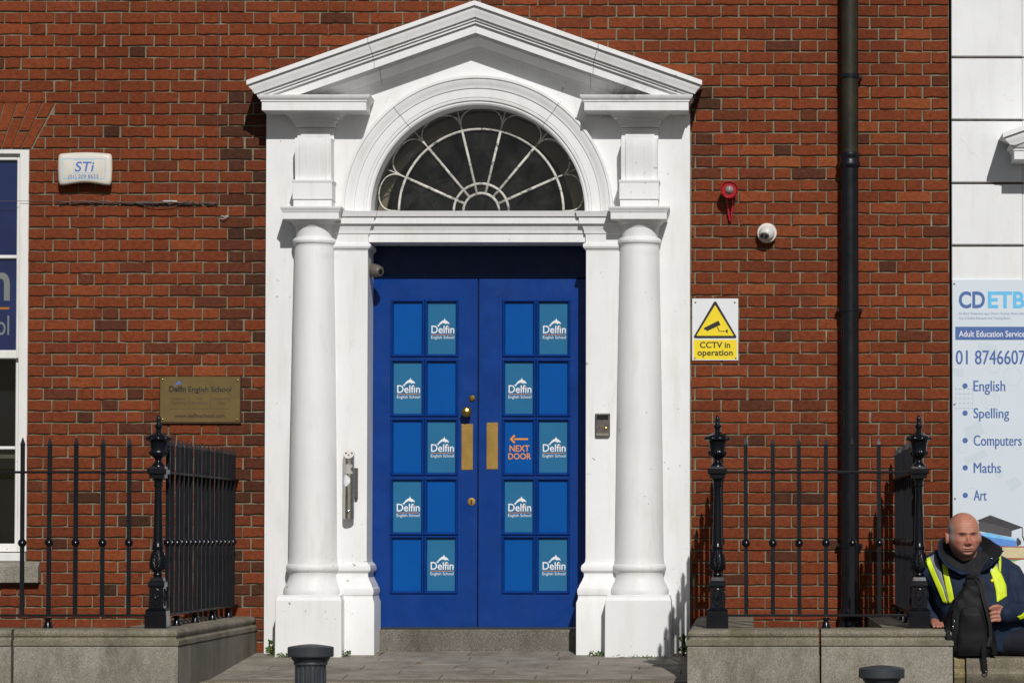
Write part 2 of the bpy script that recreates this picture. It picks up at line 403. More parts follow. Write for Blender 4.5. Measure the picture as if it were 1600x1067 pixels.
# ------------------------------------------------------------------ the ground and the street
g = MB().add([(-400,-400,-.12),(400,-400,-.12),(400,400,-.12),(-400,400,-.12)], [(0,1,2,3)]).build('ground', M['asphalt'], recalc=False); tag(g, kind='structure')
g = MB().box(-60, 60, -5.35, .3, -.3, 0).build('pavement', M['footpath']); tag(g, kind='structure')
g = MB().bbox(-60, 60, -5.65, -5.352, -.3, .004, .012).build('kerb', M['granite']); tag(g, kind='structure')
g = MB().add([(-60,-14,-.116),(60,-14,-.116),(60,-5.66,-.116),(-60,-5.66,-.116)], [(0,1,2,3)]).build('road', M['asphalt'], recalc=False); tag(g, kind='structure')
g = MB().box(-60, 60, -24, -14, -.3, 0).build('pavement', M['footpath']); tag(g, kind='structure')

XC = -1.693                       # middle of the doorway
FY = -2.40                        # line of the railings
def floor_z(Y): return 0.812 + (Y + .1) * .054
# ------------------------------------------------------------------ brick house
house = tag(empty('brick_house', (XC, 0, 0)), 'red brick house front with white pillared doorway and blue double door', 'house')
WIN = (PX(-215, 0), PX(41.5, 0), PZ(874, 0), PZ(233, 0))           # window opening x0 x1 z0 z1
HX0, HX1 = PX(-420, 0), PX(1484, 0)
HZ1 = PZ(-150, 0)
DH = .72
top_z = PZ(330, 0)
arch = [(XC + .70*math.cos(a), top_z + .70*math.sin(a)) for a in lin(0, math.pi, 25)]
door_hole = [(XC-DH, .3), (XC+DH, .3), (XC+DH, top_z)] + arch + [(XC-DH, top_z)]
win_hole = [(WIN[0], WIN[2]), (WIN[1], WIN[2]), (WIN[1], WIN[3]), (WIN[0], WIN[3])]
core = MB().prism([(HX0, -.1), (HX1, -.1), (HX1, HZ1), (HX0, HZ1)], [door_hole, win_hole], .0115, .30).build('wall', M['mortar'], house)

# bricks, Flemish bond
BD = .036
def brick_shape(x0, x1, z0, z1, rnd, jit=.0011):
    """front outline with slightly ragged edges, chamfered; box behind"""
    out = []
    nx = 4 if x1-x0 > .13 else 2
    def seg(a, b, n):
        for k in range(n):
            t = k/n; p = [a[0]+(b[0]-a[0])*t, a[1]+(b[1]-a[1])*t]
            j = jit if k else jit*.8
            out.append((p[0]+rnd.uniform(-j, j), p[1]+rnd.uniform(-j, j)*1.3))
    seg((x0,z0),(x1,z0),nx); seg((x1,z0),(x1,z1),1); seg((x1,z1),(x0,z1),nx); seg((x0,z1),(x0,z0),1)
    return out
def brick_geo(out, y0, rnd):
    n = len(out); cx = sum(p[0] for p in out)/n; cz = sum(p[1] for p in out)/n
    ch = .0022
    inn = []
    for p in out:
        dx, dz = cx-p[0], cz-p[1]
        inn.append((p[0]+math.copysign(min(ch, abs(dx)), dx), p[1]+math.copysign(min(ch, abs(dz)), dz)))
    tx, tz = rnd.uniform(-.012, .012), rnd.uniform(-.02, .02)
    fy = lambda p: y0 + (p[0]-cx)*tx + (p[1]-cz)*tz
    v = [(p[0], BD, p[1]) for p in out] + [(p[0], fy(p)+.0018, p[1]) for p in out] + [(p[0], fy(p), p[1]) for p in inn]
    f = []
    for a in (0, n):
        for k in range(n):
            j = (k+1) % n; f.append((a+k, a+j, a+n+j, a+n+k))
    f.append(tuple(2*n+k for k in range(n)))
    return v, f
def clip(poly, a, b):
    """keep what lies to the left of the line a->b"""
    side = lambda p: (b[0]-a[0])*(p[1]-a[1]) - (b[1]-a[1])*(p[0]-a[0])
    res = []
    for i in range(len(poly)):
        p, q = poly[i], poly[(i+1) % len(poly)]; sp, sq = side(p), side(q)
        if sp >= 0: res.append(p)
        if sp*sq < 0:
            t = sp/(sp-sq); res.append((p[0]+(q[0]-p[0])*t, p[1]+(q[1]-p[1])*t))
    return res

SX0, SX1 = XC-1.325, XC+1.325                        # doorcase sides
RAKE = .352
apex_z = PZ(4, 0)
def in_doorcase(x0, x1, z0, z1):
    if x0 <= SX0 or x1 >= SX1: return False
    return z1 < apex_z - .16 - RAKE*max(abs(x0-XC), abs(x1-XC)) and z1 < PZ(20, 0)
ARX = PX(45, 0); ARX2 = PX(82.5, 0); ARZ0 = PZ(232, 0); ARZ1 = PZ(161, 0)
ARC = (WIN[0]+WIN[1])/2
bricks = []                                           # (x0,x1,z0,z1,poly or None,dark)
def courses(x_lo, x_hi, tops, heights, s0, mod, sl, hl, jo, par):
    for k, (zt, h) in enumerate(zip(tops, heights)):
        start = s0 + (mod/2 if (k+par) % 2 else 0)
        n0 = int(math.floor((x_lo-start)/mod))-1
        x = start + n0*mod
        row = []
        wz = random.uniform(-.0008, .0008)
        while x < x_hi:
            for L in (sl, hl):
                a, b = x + random.uniform(-.0022,.0022), x+L+random.uniform(-.0022,.0022); x += L+jo
                a, b = max(a, x_lo), min(b, x_hi)
                if b-a > .012: row.append([a, b])
        # merge slivers at the ends
        if len(row) > 2:
            if row[0][1]-row[0][0] < .05: row[1][0] = row[0][0]; row.pop(0)
            if row[-1][1]-row[-1][0] < .05: row[-2][1] = row[-1][1]; row.pop()
        z1, z0 = zt+wz, zt-h+random.uniform(-.001,.001)
        for a, b in row:
            if in_doorcase(a, b, z0, z1): continue
            # window
            if a < WIN[1] and b > WIN[0] and z0 < WIN[3]-.004 and z1 > WIN[2]-.03+.0:
                if b > WIN[1]+.02 and a < WIN[1]: a = WIN[1]+.006
                elif a < WIN[0]-.02: b = WIN[0]-.006
                else: continue
            poly = None
            if z1 > ARZ0 and z0 < ARZ1-.002 and a < ARX2+.01 and b > 2*ARC-ARX2-.01:
                poly = [(a,z0),(b,z0),(b,z1),(a,z1)]
                if (a+b)/2 > ARC: poly = clip(poly, (ARX2+.009, ARZ1), (ARX+.009, ARZ0))
                else: poly = clip(poly, (2*ARC-ARX-.009, ARZ0), (2*ARC-ARX2-.009, ARZ1))
                if len(poly) < 3: continue
                ar = abs(sum(poly[i][0]*poly[(i+1)%len(poly)][1]-poly[(i+1)%len(poly)][0]*poly[i][1] for i in range(len(poly))))/2
                if ar < .0006: continue
            bricks.append((a, b, z0, z1, poly))
px = lambda p: p/250.0
BH = .0608
tl, hl_ = [], []
y = 446.05
ys = [446.05 + 17.97*k for k in range(0, 33)]
ys_up = [446.05 - 17.74*k for k in range(1, 32)]
allys = [(v, 0) for v in ys] + [(v, 0) for v in ys_up]
k0 = 0
rowsL = [(PZ(446.05+17.97*k, 0), k) for k in range(0, 33)] + [(PZ(446.05-17.74*k, 0), -k) for k in range(1, 32)]
for zt, k in rowsL:
    courses(PX(-330, 0), min(XC, 9), [zt], [BH], PX(107.5, 0), px(78.2), px(49.6), px(23.6), px(2.5), k % 2)
for k in range(-9, 52):
    zt = PZ(843.2-18.12*k, 0)
    courses(XC+.011, HX1-.002, [zt], [BH+.0004], PX(1115, 0), px(82.3), px(52.1), px(25.0), px(2.6), (k+1) % 2)
# drop what the white door surround covers
bricks = [b for b in bricks if not (b[0] > SX0-.015 and b[1] < SX1+.015 and b[3] < PZ(150, 0))]
def clipx(b):
    if b[3] < PZ(150, 0):
        if b[0] < SX0 < b[1]: b = (b[0], SX0-.006, *b[2:])
        elif b[0] < SX1 < b[1]: b = (SX1+.010, b[1], *b[2:])
    return b
bricks = [clipx(b) for b in bricks]
bricks = [b for b in bricks if b[1]-b[0] > .015]
def sooty(b):
    x = (b[0]+b[1])/2; z = (b[2]+b[3])/2
    if PX(352, 0) < x < SX0 and z < PZ(150, 0): return random.random() < .68
    if SX1 < x < PX(1112, 0) and PZ(300, 0) < z < PZ(140, 0): return random.random() < .6
    return random.random() < .035
rnd = random.Random(3)
def tint_for(b):
    return rnd.uniform(0, .07) if sooty(b) else .12+.87*min(1, max(0, rnd.betavariate(2.0, 2.2)))
# the largest-showing ones (whole stretchers in view, clear of the railings) are parts of their own
def score(b):
    w = b[1]-b[0]
    xm = (b[0]+b[1])/2; zm = (b[2]+b[3])/2
    inview = PX(0, 0) < b[0] and zm < PZ(4, 0) and zm > PZ(700, 0)
    clear = not (PX(345, 0) < xm < SX0) and not (SX1 < xm < PX(1125, 0))
    return (inview and clear and b[4] is None and w > .18, -((xm)**2 + (zm-EYE)**2))
order = sorted(range(len(bricks)), key=lambda i: score(bricks[i]), reverse=True)
single = set(i for i in order[:300] if score(bricks[i])[0])
# shared stretcher shapes
shapes = {}
for kind, w, h in (('L', px(49.6), BH), ('R', px(52.1), BH+.0004)):
    shapes[kind] = []
    for q in range(12):
        o_ = brick_shape(-w/2, w/2, 0, h, rnd, .0021); v, f = brick_geo(o_, rnd.uniform(-.0012, .0012), rnd)
        me = bpy.data.meshes.new('brick'); me.from_pydata(v, [], f); me.materials.append(M['brick'])
        me.attributes.new('tint', 'FLOAT', 'FACE').data.foreach_set('value', [0.0]*len(f)); me.update()
        shapes[kind].append(me)
rest = MB(); rtint = []
for i, b in enumerate(bricks):
    if i in single:
        kind = 'L' if (b[0]+b[1])/2 < XC else 'R'
        o = bpy.data.objects.new('brick', rnd.choice(shapes[kind])); col.objects.link(o)
        o.location = ((b[0]+b[1])/2, 0, b[2]); adopt(o, core)
    else:
        p = b[4] if b[4] else brick_shape(b[0], b[1], b[2], b[3], rnd, .0021)
        v, f = brick_geo(p, rnd.uniform(-.0012, .0012), rnd); t = tint_for(b)
        rest.add(v, f); rtint += [t]*len(f)
ro = rest.build('bricks', M['bricks'], core, recalc=False); tag(ro, kind='stuff')
ro.data.attributes.new('tint', 'FLOAT', 'FACE').data.foreach_set('value', rtint)
# flat arch of slanting bricks over the window
ncol = 17
for k in range(ncol):
    def ln(t):
        zb, zt = ARZ0+.004, ARZ1
        xb = (2*ARC-ARX)+(2*ARX-2*ARC)*t; xt = (2*ARC-ARX2)+(2*ARX2-2*ARC)*t
        return (xb, zb), (xt, zt)
    g_ = .05
    (a0, a1), (b0, b1) = ln((k+g_)/ncol), ln((k+1-g_)/ncol)
    lerp = lambda p, q, t: (p[0]+(q[0]-p[0])*t, p[1]+(q[1]-p[1])*t)
    cut = .36 if k % 2 else .66
    for t0, t1 in ((0, cut-.02), (cut+.02, 1)):
        p = [lerp(a0,a1,t0), lerp(b0,b1,t0), lerp(b0,b1,t1), lerp(a0,a1,t1)]
        v, f = brick_geo(p, rnd.uniform(-.001, .001), rnd)
        ob = MB().add(v, f).build('arch_brick', M['bricks'], core, recalc=False)
        ob.data.attributes.new('tint', 'FLOAT', 'FACE').data.foreach_set('value', [rnd.uniform(.80, 1.0)]*len(f))
# stone plinth strip of the house hidden below the coping
# ------------------------------------------------------------------ the white doorcase
W = M['white']
BY = -.05                                             # face of the flat white surround
zf = PZ(1024, -.28)
gz = lambda x: PZ(62, BY) - RAKE*abs(x-XC)
sur = [(SX0, floor_z(0)-.02), (XC-.701, floor_z(0)-.02), (XC-.701, PZ(378, -.09)), (XC+.701, PZ(378, -.09)), (XC+.701, floor_z(0)-.02), (SX1, floor_z(0)-.02),
       (SX1, gz(SX1)), (XC, gz(XC)), (SX0, gz(SX0))]
AZ = PZ(331, BY)
AR = 168/SC(BY)
ah = [(XC+AR*math.cos(a), AZ+AR*math.sin(a)) for a in lin(math.pi, 0, 49)]
dc = MB().prism(sur, [ah], BY, .24).build('doorcase', W, house, smooth=20)
# archivolt swept round the fanlight
def sweep_arch(prof, a0, a1, n=48):
    m = MB(); rs = []
    for a in lin(a0, a1, n):
        rs.append([(XC+r/SC(BY)*math.cos(a), Y, AZ+r/SC(BY)*math.sin(a)) for r, Y in prof])
    return m.rings(rs)
aprof = [(167.5, .12), (167.5,-.066), (170,-.074), (173.5,-.074), (174,-.084), (177,-.086), (178,-.082), (179,-.088), (192,-.088), (193,-.096),
         (196,-.097), (199,-.103), (203,-.109), (207,-.112), (208,-.120), (212,-.120), (212,-.03)]
for a0, a1 in ((0, .92), (.924, 2.25), (2.254, math.pi)):
    sweep_arch(aprof, a0, a1, 28).build('arch_moulding', W, dc, smooth=25)
# entablature across the door, broken forward over the pilasters
def moulding(m, x0, x1, prof, yb):
    m.rings([[(x, Y, z) for z, Y in prof] + [(x, yb, prof[-1][0]), (x, yb, prof[0][0])] for x in (x0, x1)])
eprof = [(PZ(378.5,-.09), -.09), (PZ(365,-.09),-.09), (PZ(364.5,-.1),-.10), (PZ(361,-.1),-.101), (PZ(358,-.11),-.105), (PZ(354,-.11),-.112), (PZ(350.5,-.12),-.115),
         (PZ(349.5,-.13),-.134), (PZ(338.5,-.13),-.134), (PZ(338,-.15),-.146), (PZ(334,-.16),-.150), (PZ(329.5,-.16),-.156)]
m = MB(); moulding(m, XC-.70, XC+.70, eprof, .12); m.build('entablature', W, dc, smooth=25)
bp = [(PZ(392,-.12), 0), (PZ(390,-.12), .004), (PZ(388,-.13), .014), (PZ(385,-.13), .020), (PZ(381,-.13), .018), (PZ(379,-.12), .004), (PZ(366,-.12), .004), (PZ(364.5,-.13), .012),
      (PZ(361,-.13), .013), (PZ(357,-.13), .018), (PZ(353,-.14), .024), (PZ(350.5,-.15), .026), (PZ(349.5,-.15), .044), (PZ(338.5,-.16), .044), (PZ(338,-.17), .056), (PZ(334,-.18), .060), (PZ(329.8,-.18), .066)]
for s in (-1, 1):
    # inner pilaster with its moulded foot, then the piece of entablature over it
    a, b = sorted((XC+s*.68, XC+s*.90)); side = 'fr' if s < 0 else 'fl'
    Y0 = -.11
    prof = [(floor_z(-.1)-.015, .055), (PZ(941, Y0-.05), .055), (PZ(935, Y0-.05), .045), (PZ(931, Y0-.05), .044), (PZ(930.5, Y0), .040), (PZ(929, Y0), .046), (PZ(924, Y0), .050), (PZ(919, Y0), .047),
            (PZ(917, Y0), .040), (PZ(914, Y0), .037), (PZ(907, Y0), .022), (PZ(900, Y0), .010), (PZ(895, Y0), .010), (PZ(894, Y0), .016), (PZ(891, Y0), .026), (PZ(887, Y0), .028), (PZ(883, Y0), .024),
            (PZ(880, Y0), .012), (PZ(878, Y0), .004), (PZ(872, Y0), 0), (PZ(391, Y0), 0)]
    MB().pblock(a, b, Y0, .17, prof, side).build('pilaster', W, dc, smooth=25)
    MB().pblock(a+.0005*(s>0), b-.0005*(s<0), Y0, .168, bp, side).build('pilaster_capital', W, dc, smooth=25)
# columns
CO, CY = 1.0127, -.10
sc = SC(CY)
def circ(ps): return [(r/sc, PZ(y, CY)) for y, r in ps]
for s in (-1, 1):
    X = XC+s*CO
    shaft = [(386.5, 30.8), (390, 31), (440, 31.7), (500, 33), (600, 34.6), (720, 36.4), (800, 37.3), (868, 38), (876, 38.6), (880, 39.5)]
    MB().lathe(X, CY, circ(shaft), 56).build('column_shaft', W, dc, smooth=30)
    cap = [(342, 41), (344, 41), (346, 40), (349, 36.5), (352, 33.5), (353, 33), (353.5, 31.5), (356, 31.5), (356.5, 30), (358, 29.6), (372.5, 29.2), (373, 31.5), (375, 33.6), (378, 34.6), (381, 34),
           (383.5, 31.8), (384, 31.4), (386.5, 31)]
    cm = MB().lathe(X, CY, circ(cap), 56)
    h = lambda p: p/sc
    cm.pblock(X-h(43.5), X+h(43.5), CY-h(43.5), .02, [(PZ(342.2,CY-.17),0), (PZ(332.5,CY-.17),0), (PZ(331.5,CY-.17),.004), (PZ(328,CY-.17),.009), (PZ(325.5,CY-.17),.016), (PZ(323,CY-.17),.017)], 'flr')
    cm.pblock(X-h(29), X+h(29), -.088, .02, [(PZ(372,-.09),0), (PZ(360,-.09),0), (PZ(357,-.09),.010), (PZ(353,-.09),.014), (PZ(348,-.09),.032), (PZ(342.4,-.09),.046)], 'flr')
    cm.build('capital', W, dc, smooth=25)
    base = [(880, 39.2), (881.5, 40.4), (884, 41.8), (887, 42.2), (890, 41.6), (892.5, 39.8), (893.5, 38.4), (896, 37.6), (899, 37.4), (904, 38.3), (909, 40.2), (914, 43), (915.5, 43.4), (917, 44.4),
            (920, 45.8), (924, 46.4), (927, 46), (930, 44)]
    MB().lathe(X, CY, circ(base), 56).build('column_base', W, dc, smooth=30)
    hp = 51/sc
    MB().pblock(X-hp, X+hp, CY-hp, .02, [(floor_z(-.3)-.02, .002), (PZ(938, CY-hp), 0), (PZ(932, CY-hp), -.008), (PZ(929.5, CY-hp), -.009)], 'flr').build('plinth', W, dc, bevel=.004)
    # console between capital and cornice
    Yb = BY+.01
    kb = MB()
    q = lambda p: p/SC(-.2)
    kb.pblock(X-q(30), X+q(30), -.205, Yb, [(PZ(322.8,-.2), 0), (PZ(312,-.2), 0)], 'flr')
    kb.pblock(X-q(31), X+q(31), -.214, Yb, [(PZ(311.8,-.2), 0), (PZ(286,-.2), 0), (PZ(285,-.2), .004), (PZ(281.5,-.2), .006)], 'flr')
    kb.build('console_block', W, dc, bevel=.002)
    co = MB()
    cp = [(215.5,-.205), (222,-.207), (232,-.206), (245,-.200), (258,-.192), (270,-.186), (277,-.185), (281.4,-.187)]
    prof = [(PZ(a, -.2), b) for a, b in reversed(cp)]
    moulding(co, X-q(21), X+q(21), prof, Yb)
    prof2 = [(z, Y+.012) for z, Y in prof]
    for gx in (-9, 9): moulding(co, X+q(gx-.8), X+q(gx+.8), [(z, Y-.0022) for z, Y in prof[1:-1]], Yb)
    moulding(co, X-q(28.5), X+q(28.5), prof2, Yb)
    co.pblock(X-q(18.5), X+q(18.5), -.192, Yb, [(PZ(284.8,-.19)-.008, 0), (PZ(282.2,-.19), 0)], 'f')
    co.box(X-q(23), X+q(23), -.088, Yb, PZ(214.8,-.2), PZ(196,-.2))
    co.box(X-q(29), X+q(29), -.078, Yb, PZ(213.8,-.2)-.004, PZ(196.5,-.2))
    co.build('console', W, dc, smooth=25)
    # mouldings under the cornice, and the cornice block itself
    Y1 = -.125
    MB().pblock(X-q(31), X+q(31), Y1, Yb, [(PZ(198,Y1), 0), (PZ(192,Y1), .002), (PZ(191,Y1), .012), (PZ(186,Y1), .018), (PZ(185,Y1), .034), (PZ(183,Y1), .038), (PZ(179,Y1), .058), (PZ(177,Y1), .074), (PZ(173.5,Y1), .076)], 'flr').build('cornice_bed', W, dc)
    Yc = -.262
    if s < 0: x0, x1 = PX(406.5, Yc), PX(570, Yc)
    else: x1, x0 = 2*XC-PX(406.5, Yc), 2*XC-PX(570, Yc)
    MB().pblock(x0, x1, Yc, Yb, [(PZ(173,Yc), -.012), (PZ(172.6,Yc), 0), (PZ(159.5,Yc), 0), (PZ(159,Yc), .006), (PZ(156.5,Yc), .007), (PZ(155,Yc), .016), (PZ(151,Yc), .026), (PZ(149,Yc), .027)], 'flr').build('cornice_block', W, dc, smooth=25)
# raking cornices, two stones each side
RP = [(0,-.335,0), (7.2,-.336,0), (8.2,-.317,2.5), (12,-.317,4), (17,-.310,8), (22,-.303,11), (25.5,-.300,12.5), (26.3,-.284,14), (30.5,-.283,15), (31.2,-.270,16.5), (35.5,-.269,17.5), (36.3,-.250,19), (50.5,-.249,20),
      (51,-.232,24), (49.5,-.135,36), (57,-.130,36), (62,-.105,37), (69,-.082,38), (71,-.068,39), (77,-.062,40)]
def rake_pts(t, s, dx=0, dy=0, cx=742.0, xtip=385.0, ytop=1.0):
    """profile points at fraction t from tip (0) to apex (1)"""
    out = []
    for v, Y, inset in RP:
        if t == 0: inset = max(inset, (v-22.3)/RAKE)
        xa, za = P(cx, ytop+v, Y)
        xl, zl = P(xtip+inset*1.0, ytop+v+RAKE*(cx-xtip-inset), Y)
        run = XC-xl; drop = RAKE*run
        zt = PZ(ytop+v, Y)
        x = XC - run*(1-t)
        out.append((x if s < 0 else 2*XC-x, Y, zt - drop*(1-t)))
    last = out[-1]; first = out[0]
    out.append((last[0], -.02, last[2])); out.append((first[0], -.02, first[2]+.004))
    return out
def rake(t0, t1, s):
    return MB().rings([rake_pts(t0, s), rake_pts(t1, s)])
for s, tj in ((-1, .53), (1, .455)):
    rake(0, tj, s).build('raking_cornice', W, dc, smooth=25); rake(tj+.0022, 1.0 if s < 0 else .9995, s).build('raking_cornice', W, dc, smooth=25)

# ------------------------------------------------------------------ fanlight
fan_y = .11
fan = MB()
FR = 170/SC(BY)
fan.flat([(XC-FR, AZ-.01), (XC+FR, AZ-.01)] + [(XC+FR*math.cos(a), AZ-.01+FR*math.sin(a)) for a in lin(0, math.pi, 40)], fan_y+.012)
fo = fan.build('fanlight', M['fanglass'], house, recalc=False)
sf = SC(fan_y); fcx, fcz = XC+.006, PZ(330, fan_y)
def fp(r, a): return (fcx+r/sf*math.cos(a), fan_y, fcz+r/sf*math.sin(a))
def bar(name, pts, r, mt=None):
    return MB().tube(pts, r, 6).build(name, mt or M['iron_white'], fo, smooth=True)
bar('glazing_arc', [fp(129, a) for a in lin(0, math.pi, 40)], .0085)
bar('glazing_arc', [fp(43, a) for a in lin(0, math.pi, 24)], .0085)
bar('glazing_arc', [fp(28, a) for a in lin(0, math.pi, 20)], .0085)
ang = [R(a) for a in (24, 50, 76.5, 103.5, 130, 156)]
for a in ang:
    bar('spoke', [fp(28, a), fp(129, a)], .0085)
    bar('spoke', [fp(129, a), fp(166, a)], .0045)
ends = [0.0] + ang + [math.pi]
for k in range(7):
    a, b = ends[k], ends[k+1]; pts = []
    for u in lin(0, 1, 22):
        th = math.pi*u; aa = a + (b-a)*(1-math.cos(th))/2
        pts.append(fp(129+34*math.sin(th)**.62, a+(b-a)*((1-math.cos(th))/2)))
    bar('petal_bar', pts, .0048)
# hall behind it and the plastered inner arch
hall = MB(); hc = fcz-.03
oo = [(XC+.72*math.cos(t), AZ-.02+.72*math.sin(t)) for t in lin(-.05, math.pi+.05, 30)]; ii = [(XC-.015+.60*math.cos(t), hc-.02+.60*math.sin(t)) for t in lin(math.pi+.02, -.02, 30)]
hall.prism(oo+ii, [], .27, .31); hall.build('inner_arch', M['plaster'], fo)
MB().box(XC-1.3, XC+1.3, .47, 3.0, AZ-.6, AZ+1.0).build('hall', M['room'], fo)

# ------------------------------------------------------------------ blue double door
DY = .185
def dpx(p): return PX(p, DY)
def dpz(p): return PZ(p, DY)
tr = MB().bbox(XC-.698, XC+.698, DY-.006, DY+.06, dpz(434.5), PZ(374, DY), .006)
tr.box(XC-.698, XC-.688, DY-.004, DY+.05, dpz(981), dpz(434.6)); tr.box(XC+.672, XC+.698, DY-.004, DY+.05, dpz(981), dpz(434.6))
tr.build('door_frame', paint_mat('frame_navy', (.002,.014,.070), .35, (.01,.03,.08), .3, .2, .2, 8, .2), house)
# the printed mark of the school, shared by ten panes
lm = MB()
def lq(x, y): return ((x-315)/10.67/SC(DY), -(y-582)/10.67/SC(DY))      # metres from pane middle
dol = [(445,510),(432,482),(408,462),(376,444),(362,410),(350,442),(320,455),(290,478),(270,503),(254,526),(230,530),(246,540),(262,556),(270,541),(277,526),(302,507),(340,488),(347,497),(366,489),(360,500),(374,497),(380,517),(393,500),(420,501)]
lm.flat([lq(*p) for p in dol], 0, 0)
for nm, x0, x1, yt, yb, bo in (('Delf\u0131n', 141, 523, 537, 660, .012), ('English School', 139, 522, 705, 753, 0)):
    a, b = lq(x0, yt), lq(x1, yb); text_into(lm, nm, a[0], b[0], a[1], b[1], 0, 0, bo)
a, b = lq(420, 553), lq(440, 570); lm.flat([(a[0],b[1]),(b[0],b[1]),(b[0],a[1]),(a[0],a[1])], 0, 1)
a, b = lq(141, 683), lq(520, 690); lm.flat([(a[0],b[1]),(b[0],b[1]),(b[0],a[1]),(a[0],a[1])], 0, 1)
logo_me = None
rows = [(473, 553), (566, 646), (658, 738), (751, 831), (841.5, 922.5)]
for side, cols_, xl, xr in (('l', ((614.5, 658), (668, 711)), 579.5, 746.0), ('r', ((789, 832), (842.5, 886)), 748.0, 908.5)):
    holes = []
    for (a, b) in cols_:
        for (t, u) in rows:
            holes.append([(dpx(a-4.7), dpz(u+4.7)), (dpx(b+4.7), dpz(u+4.7)), (dpx(b+4.7), dpz(t-4.7)), (dpx(a-4.7), dpz(t-4.7))])
    X0, X1 = dpx(xl), dpx(xr)
    if side == 'l': X0 = XC-.687
    else: X1 = XC+.671
    leaf = MB().prism([(X0, dpz(979.5)), (X1, dpz(979.5)), (X1, dpz(436)), (X0, dpz(436))], holes, DY, DY+.045).build('door', M['door'], house, bevel=.0015)
    leaf['label'] = 'left leaf of the blue door, with knob and keyhole' if side == 'l' else 'right leaf of the blue door, with orange NEXT DOOR print'
    for ci, (a, b) in enumerate(cols_):
        for ri, (t, u) in enumerate(rows):
            x0, x1, z0, z1 = dpx(a), dpx(b), dpz(u), dpz(t)
            bd = MB(); e = 4.7/SC(DY)
            rr = lambda i, y: [(x0-i,y,z0-i),(x1+i,y,z0-i),(x1+i,y,z1+i),(x0-i,y,z1+i)]
            bd.rings([rr(e, DY+.012), rr(e, DY-.003), rr(e*.85, DY-.010), rr(e*.62, DY-.0125), rr(e*.40, DY-.009), rr(e*.26, DY+.001), rr(e*.10, DY+.004), rr(0, DY+.010), rr(0, DY+.018)], cap=False)
            bd.build('beading', M['door'], leaf, recalc=False, smooth=20)
            teal = (ci == 1) if ri % 2 == 0 else (ci == 0)
            MB().box(x0-.006, x1+.006, DY+.0125, DY+.018, z0-.006, z1+.006).build('pane', M['pane_teal' if teal else 'pane_blue'], leaf)
            if teal:
                if logo_me is None:
                    o = lm.build('printed_logo', [M['white_ink'], M['orange_ink']], None, recalc=False, origin=(0,0,0)); logo_me = o.data
                else:
                    o = bpy.data.objects.new('printed_logo', logo_me); col.objects.link(o)
                o.location = ((x0+x1)/2, DY+.0115, (z0+z1)/2); adopt(o, leaf)
    if side == 'r':
        nm = MB()
        text_px(nm, 'NEXT', 796, 827, 695.5, 705, DY, 0, 0, .012); text_px(nm, 'DOOR', 794, 829.5, 708, 717, DY, 0, 0, .012)
        q = lambda *pp: [(dpx(a), dpz(b)) for a, b in pp]
        nm.flat(q((803,687),(825,687),(825,684.4),(803,684.4)), DY); 
        nm.flat(q((796.3,685.7),(803,692.6),(805,690.6),(800.4,685.7),(805,680.8),(803,678.8)), DY)
        no = nm.build('next_door_print', M['orange_ink'], leaf, recalc=False); no.location.y = DY+.0113; WL[no.name] = Vector(no.location)
    # brass fittings
    pl = (721, 739.2, 662, 734) if side == 'l' else (760.2, 778.2, 660, 733)
    MB().bbox(dpx(pl[0]), dpx(pl[1]), DY-.004, DY-.0003, dpz(pl[3]), dpz(pl[2]), .0015).build('push_plate', M['brass'], leaf)
    for qx in (pl[0]+3, pl[1]-3):
        for qy in (pl[2]+3, pl[3]-3):
            MB().lathe_y(dpx(qx), dpz(qy), [(.0012,-.0018+DY-.004), (.0035, DY-.0052), (.0035, DY-.0035)], 8).build('screw', M['steel_dark'], leaf)
    if side == 'l':
        kx, kz = dpx(730), dpz(644)
        MB().lathe_y(kx, kz, [(.004,DY-.083), (.022,DY-.078), (.033,DY-.066), (.035,DY-.058), (.031,DY-.048), (.016,DY-.040), (.012,DY-.03), (.012,DY-.012), (.024,DY-.008), (.026,DY-.0005)], 8).build('door_knob', M['brassknob'], leaf)
        MB().lathe_y(dpx(738), dpz(622), [(.006,DY-.010), (.008,DY-.014), (.015,DY-.013), (.020,DY-.008), (.021,DY-.0005)], 20).build('latch_lock', M['brassknob'], leaf, smooth=30)
        ky = MB().lathe_y(dpx(737), dpz(783.5), [(.019,DY-.006), (.024,DY-.005), (.025,DY-.0005)], 20)
        ky.build('keyhole_plate', M['brass'], leaf, smooth=30)
        kh = MB().lathe_y(dpx(737), dpz(782), [(.005,DY-.0075), (.005,DY-.006)], 10); kh.box(dpx(736.2), dpx(737.8), DY-.0075, DY-.006, dpz(788), dpz(782))
        kh.build('keyhole', M['lens'], leaf)
# dark strip where the leaves meet
MB().box(dpx(745.5), dpx(748.6), DY+.03, DY+.044, dpz(979), dpz(437)).build('meeting_strip', M['lens'], house)
# stone threshold
th = MB(); prof = []
MB().pblock(XC-.675, XC+.675, .115, .30, [(floor_z(.1)-.03, .01), (floor_z(.1)+.02, .004), (PZ(985,.12), 0), (PZ(983,.12), -.006)], 'f').build('threshold', M['threshold'], house, bevel=.003)

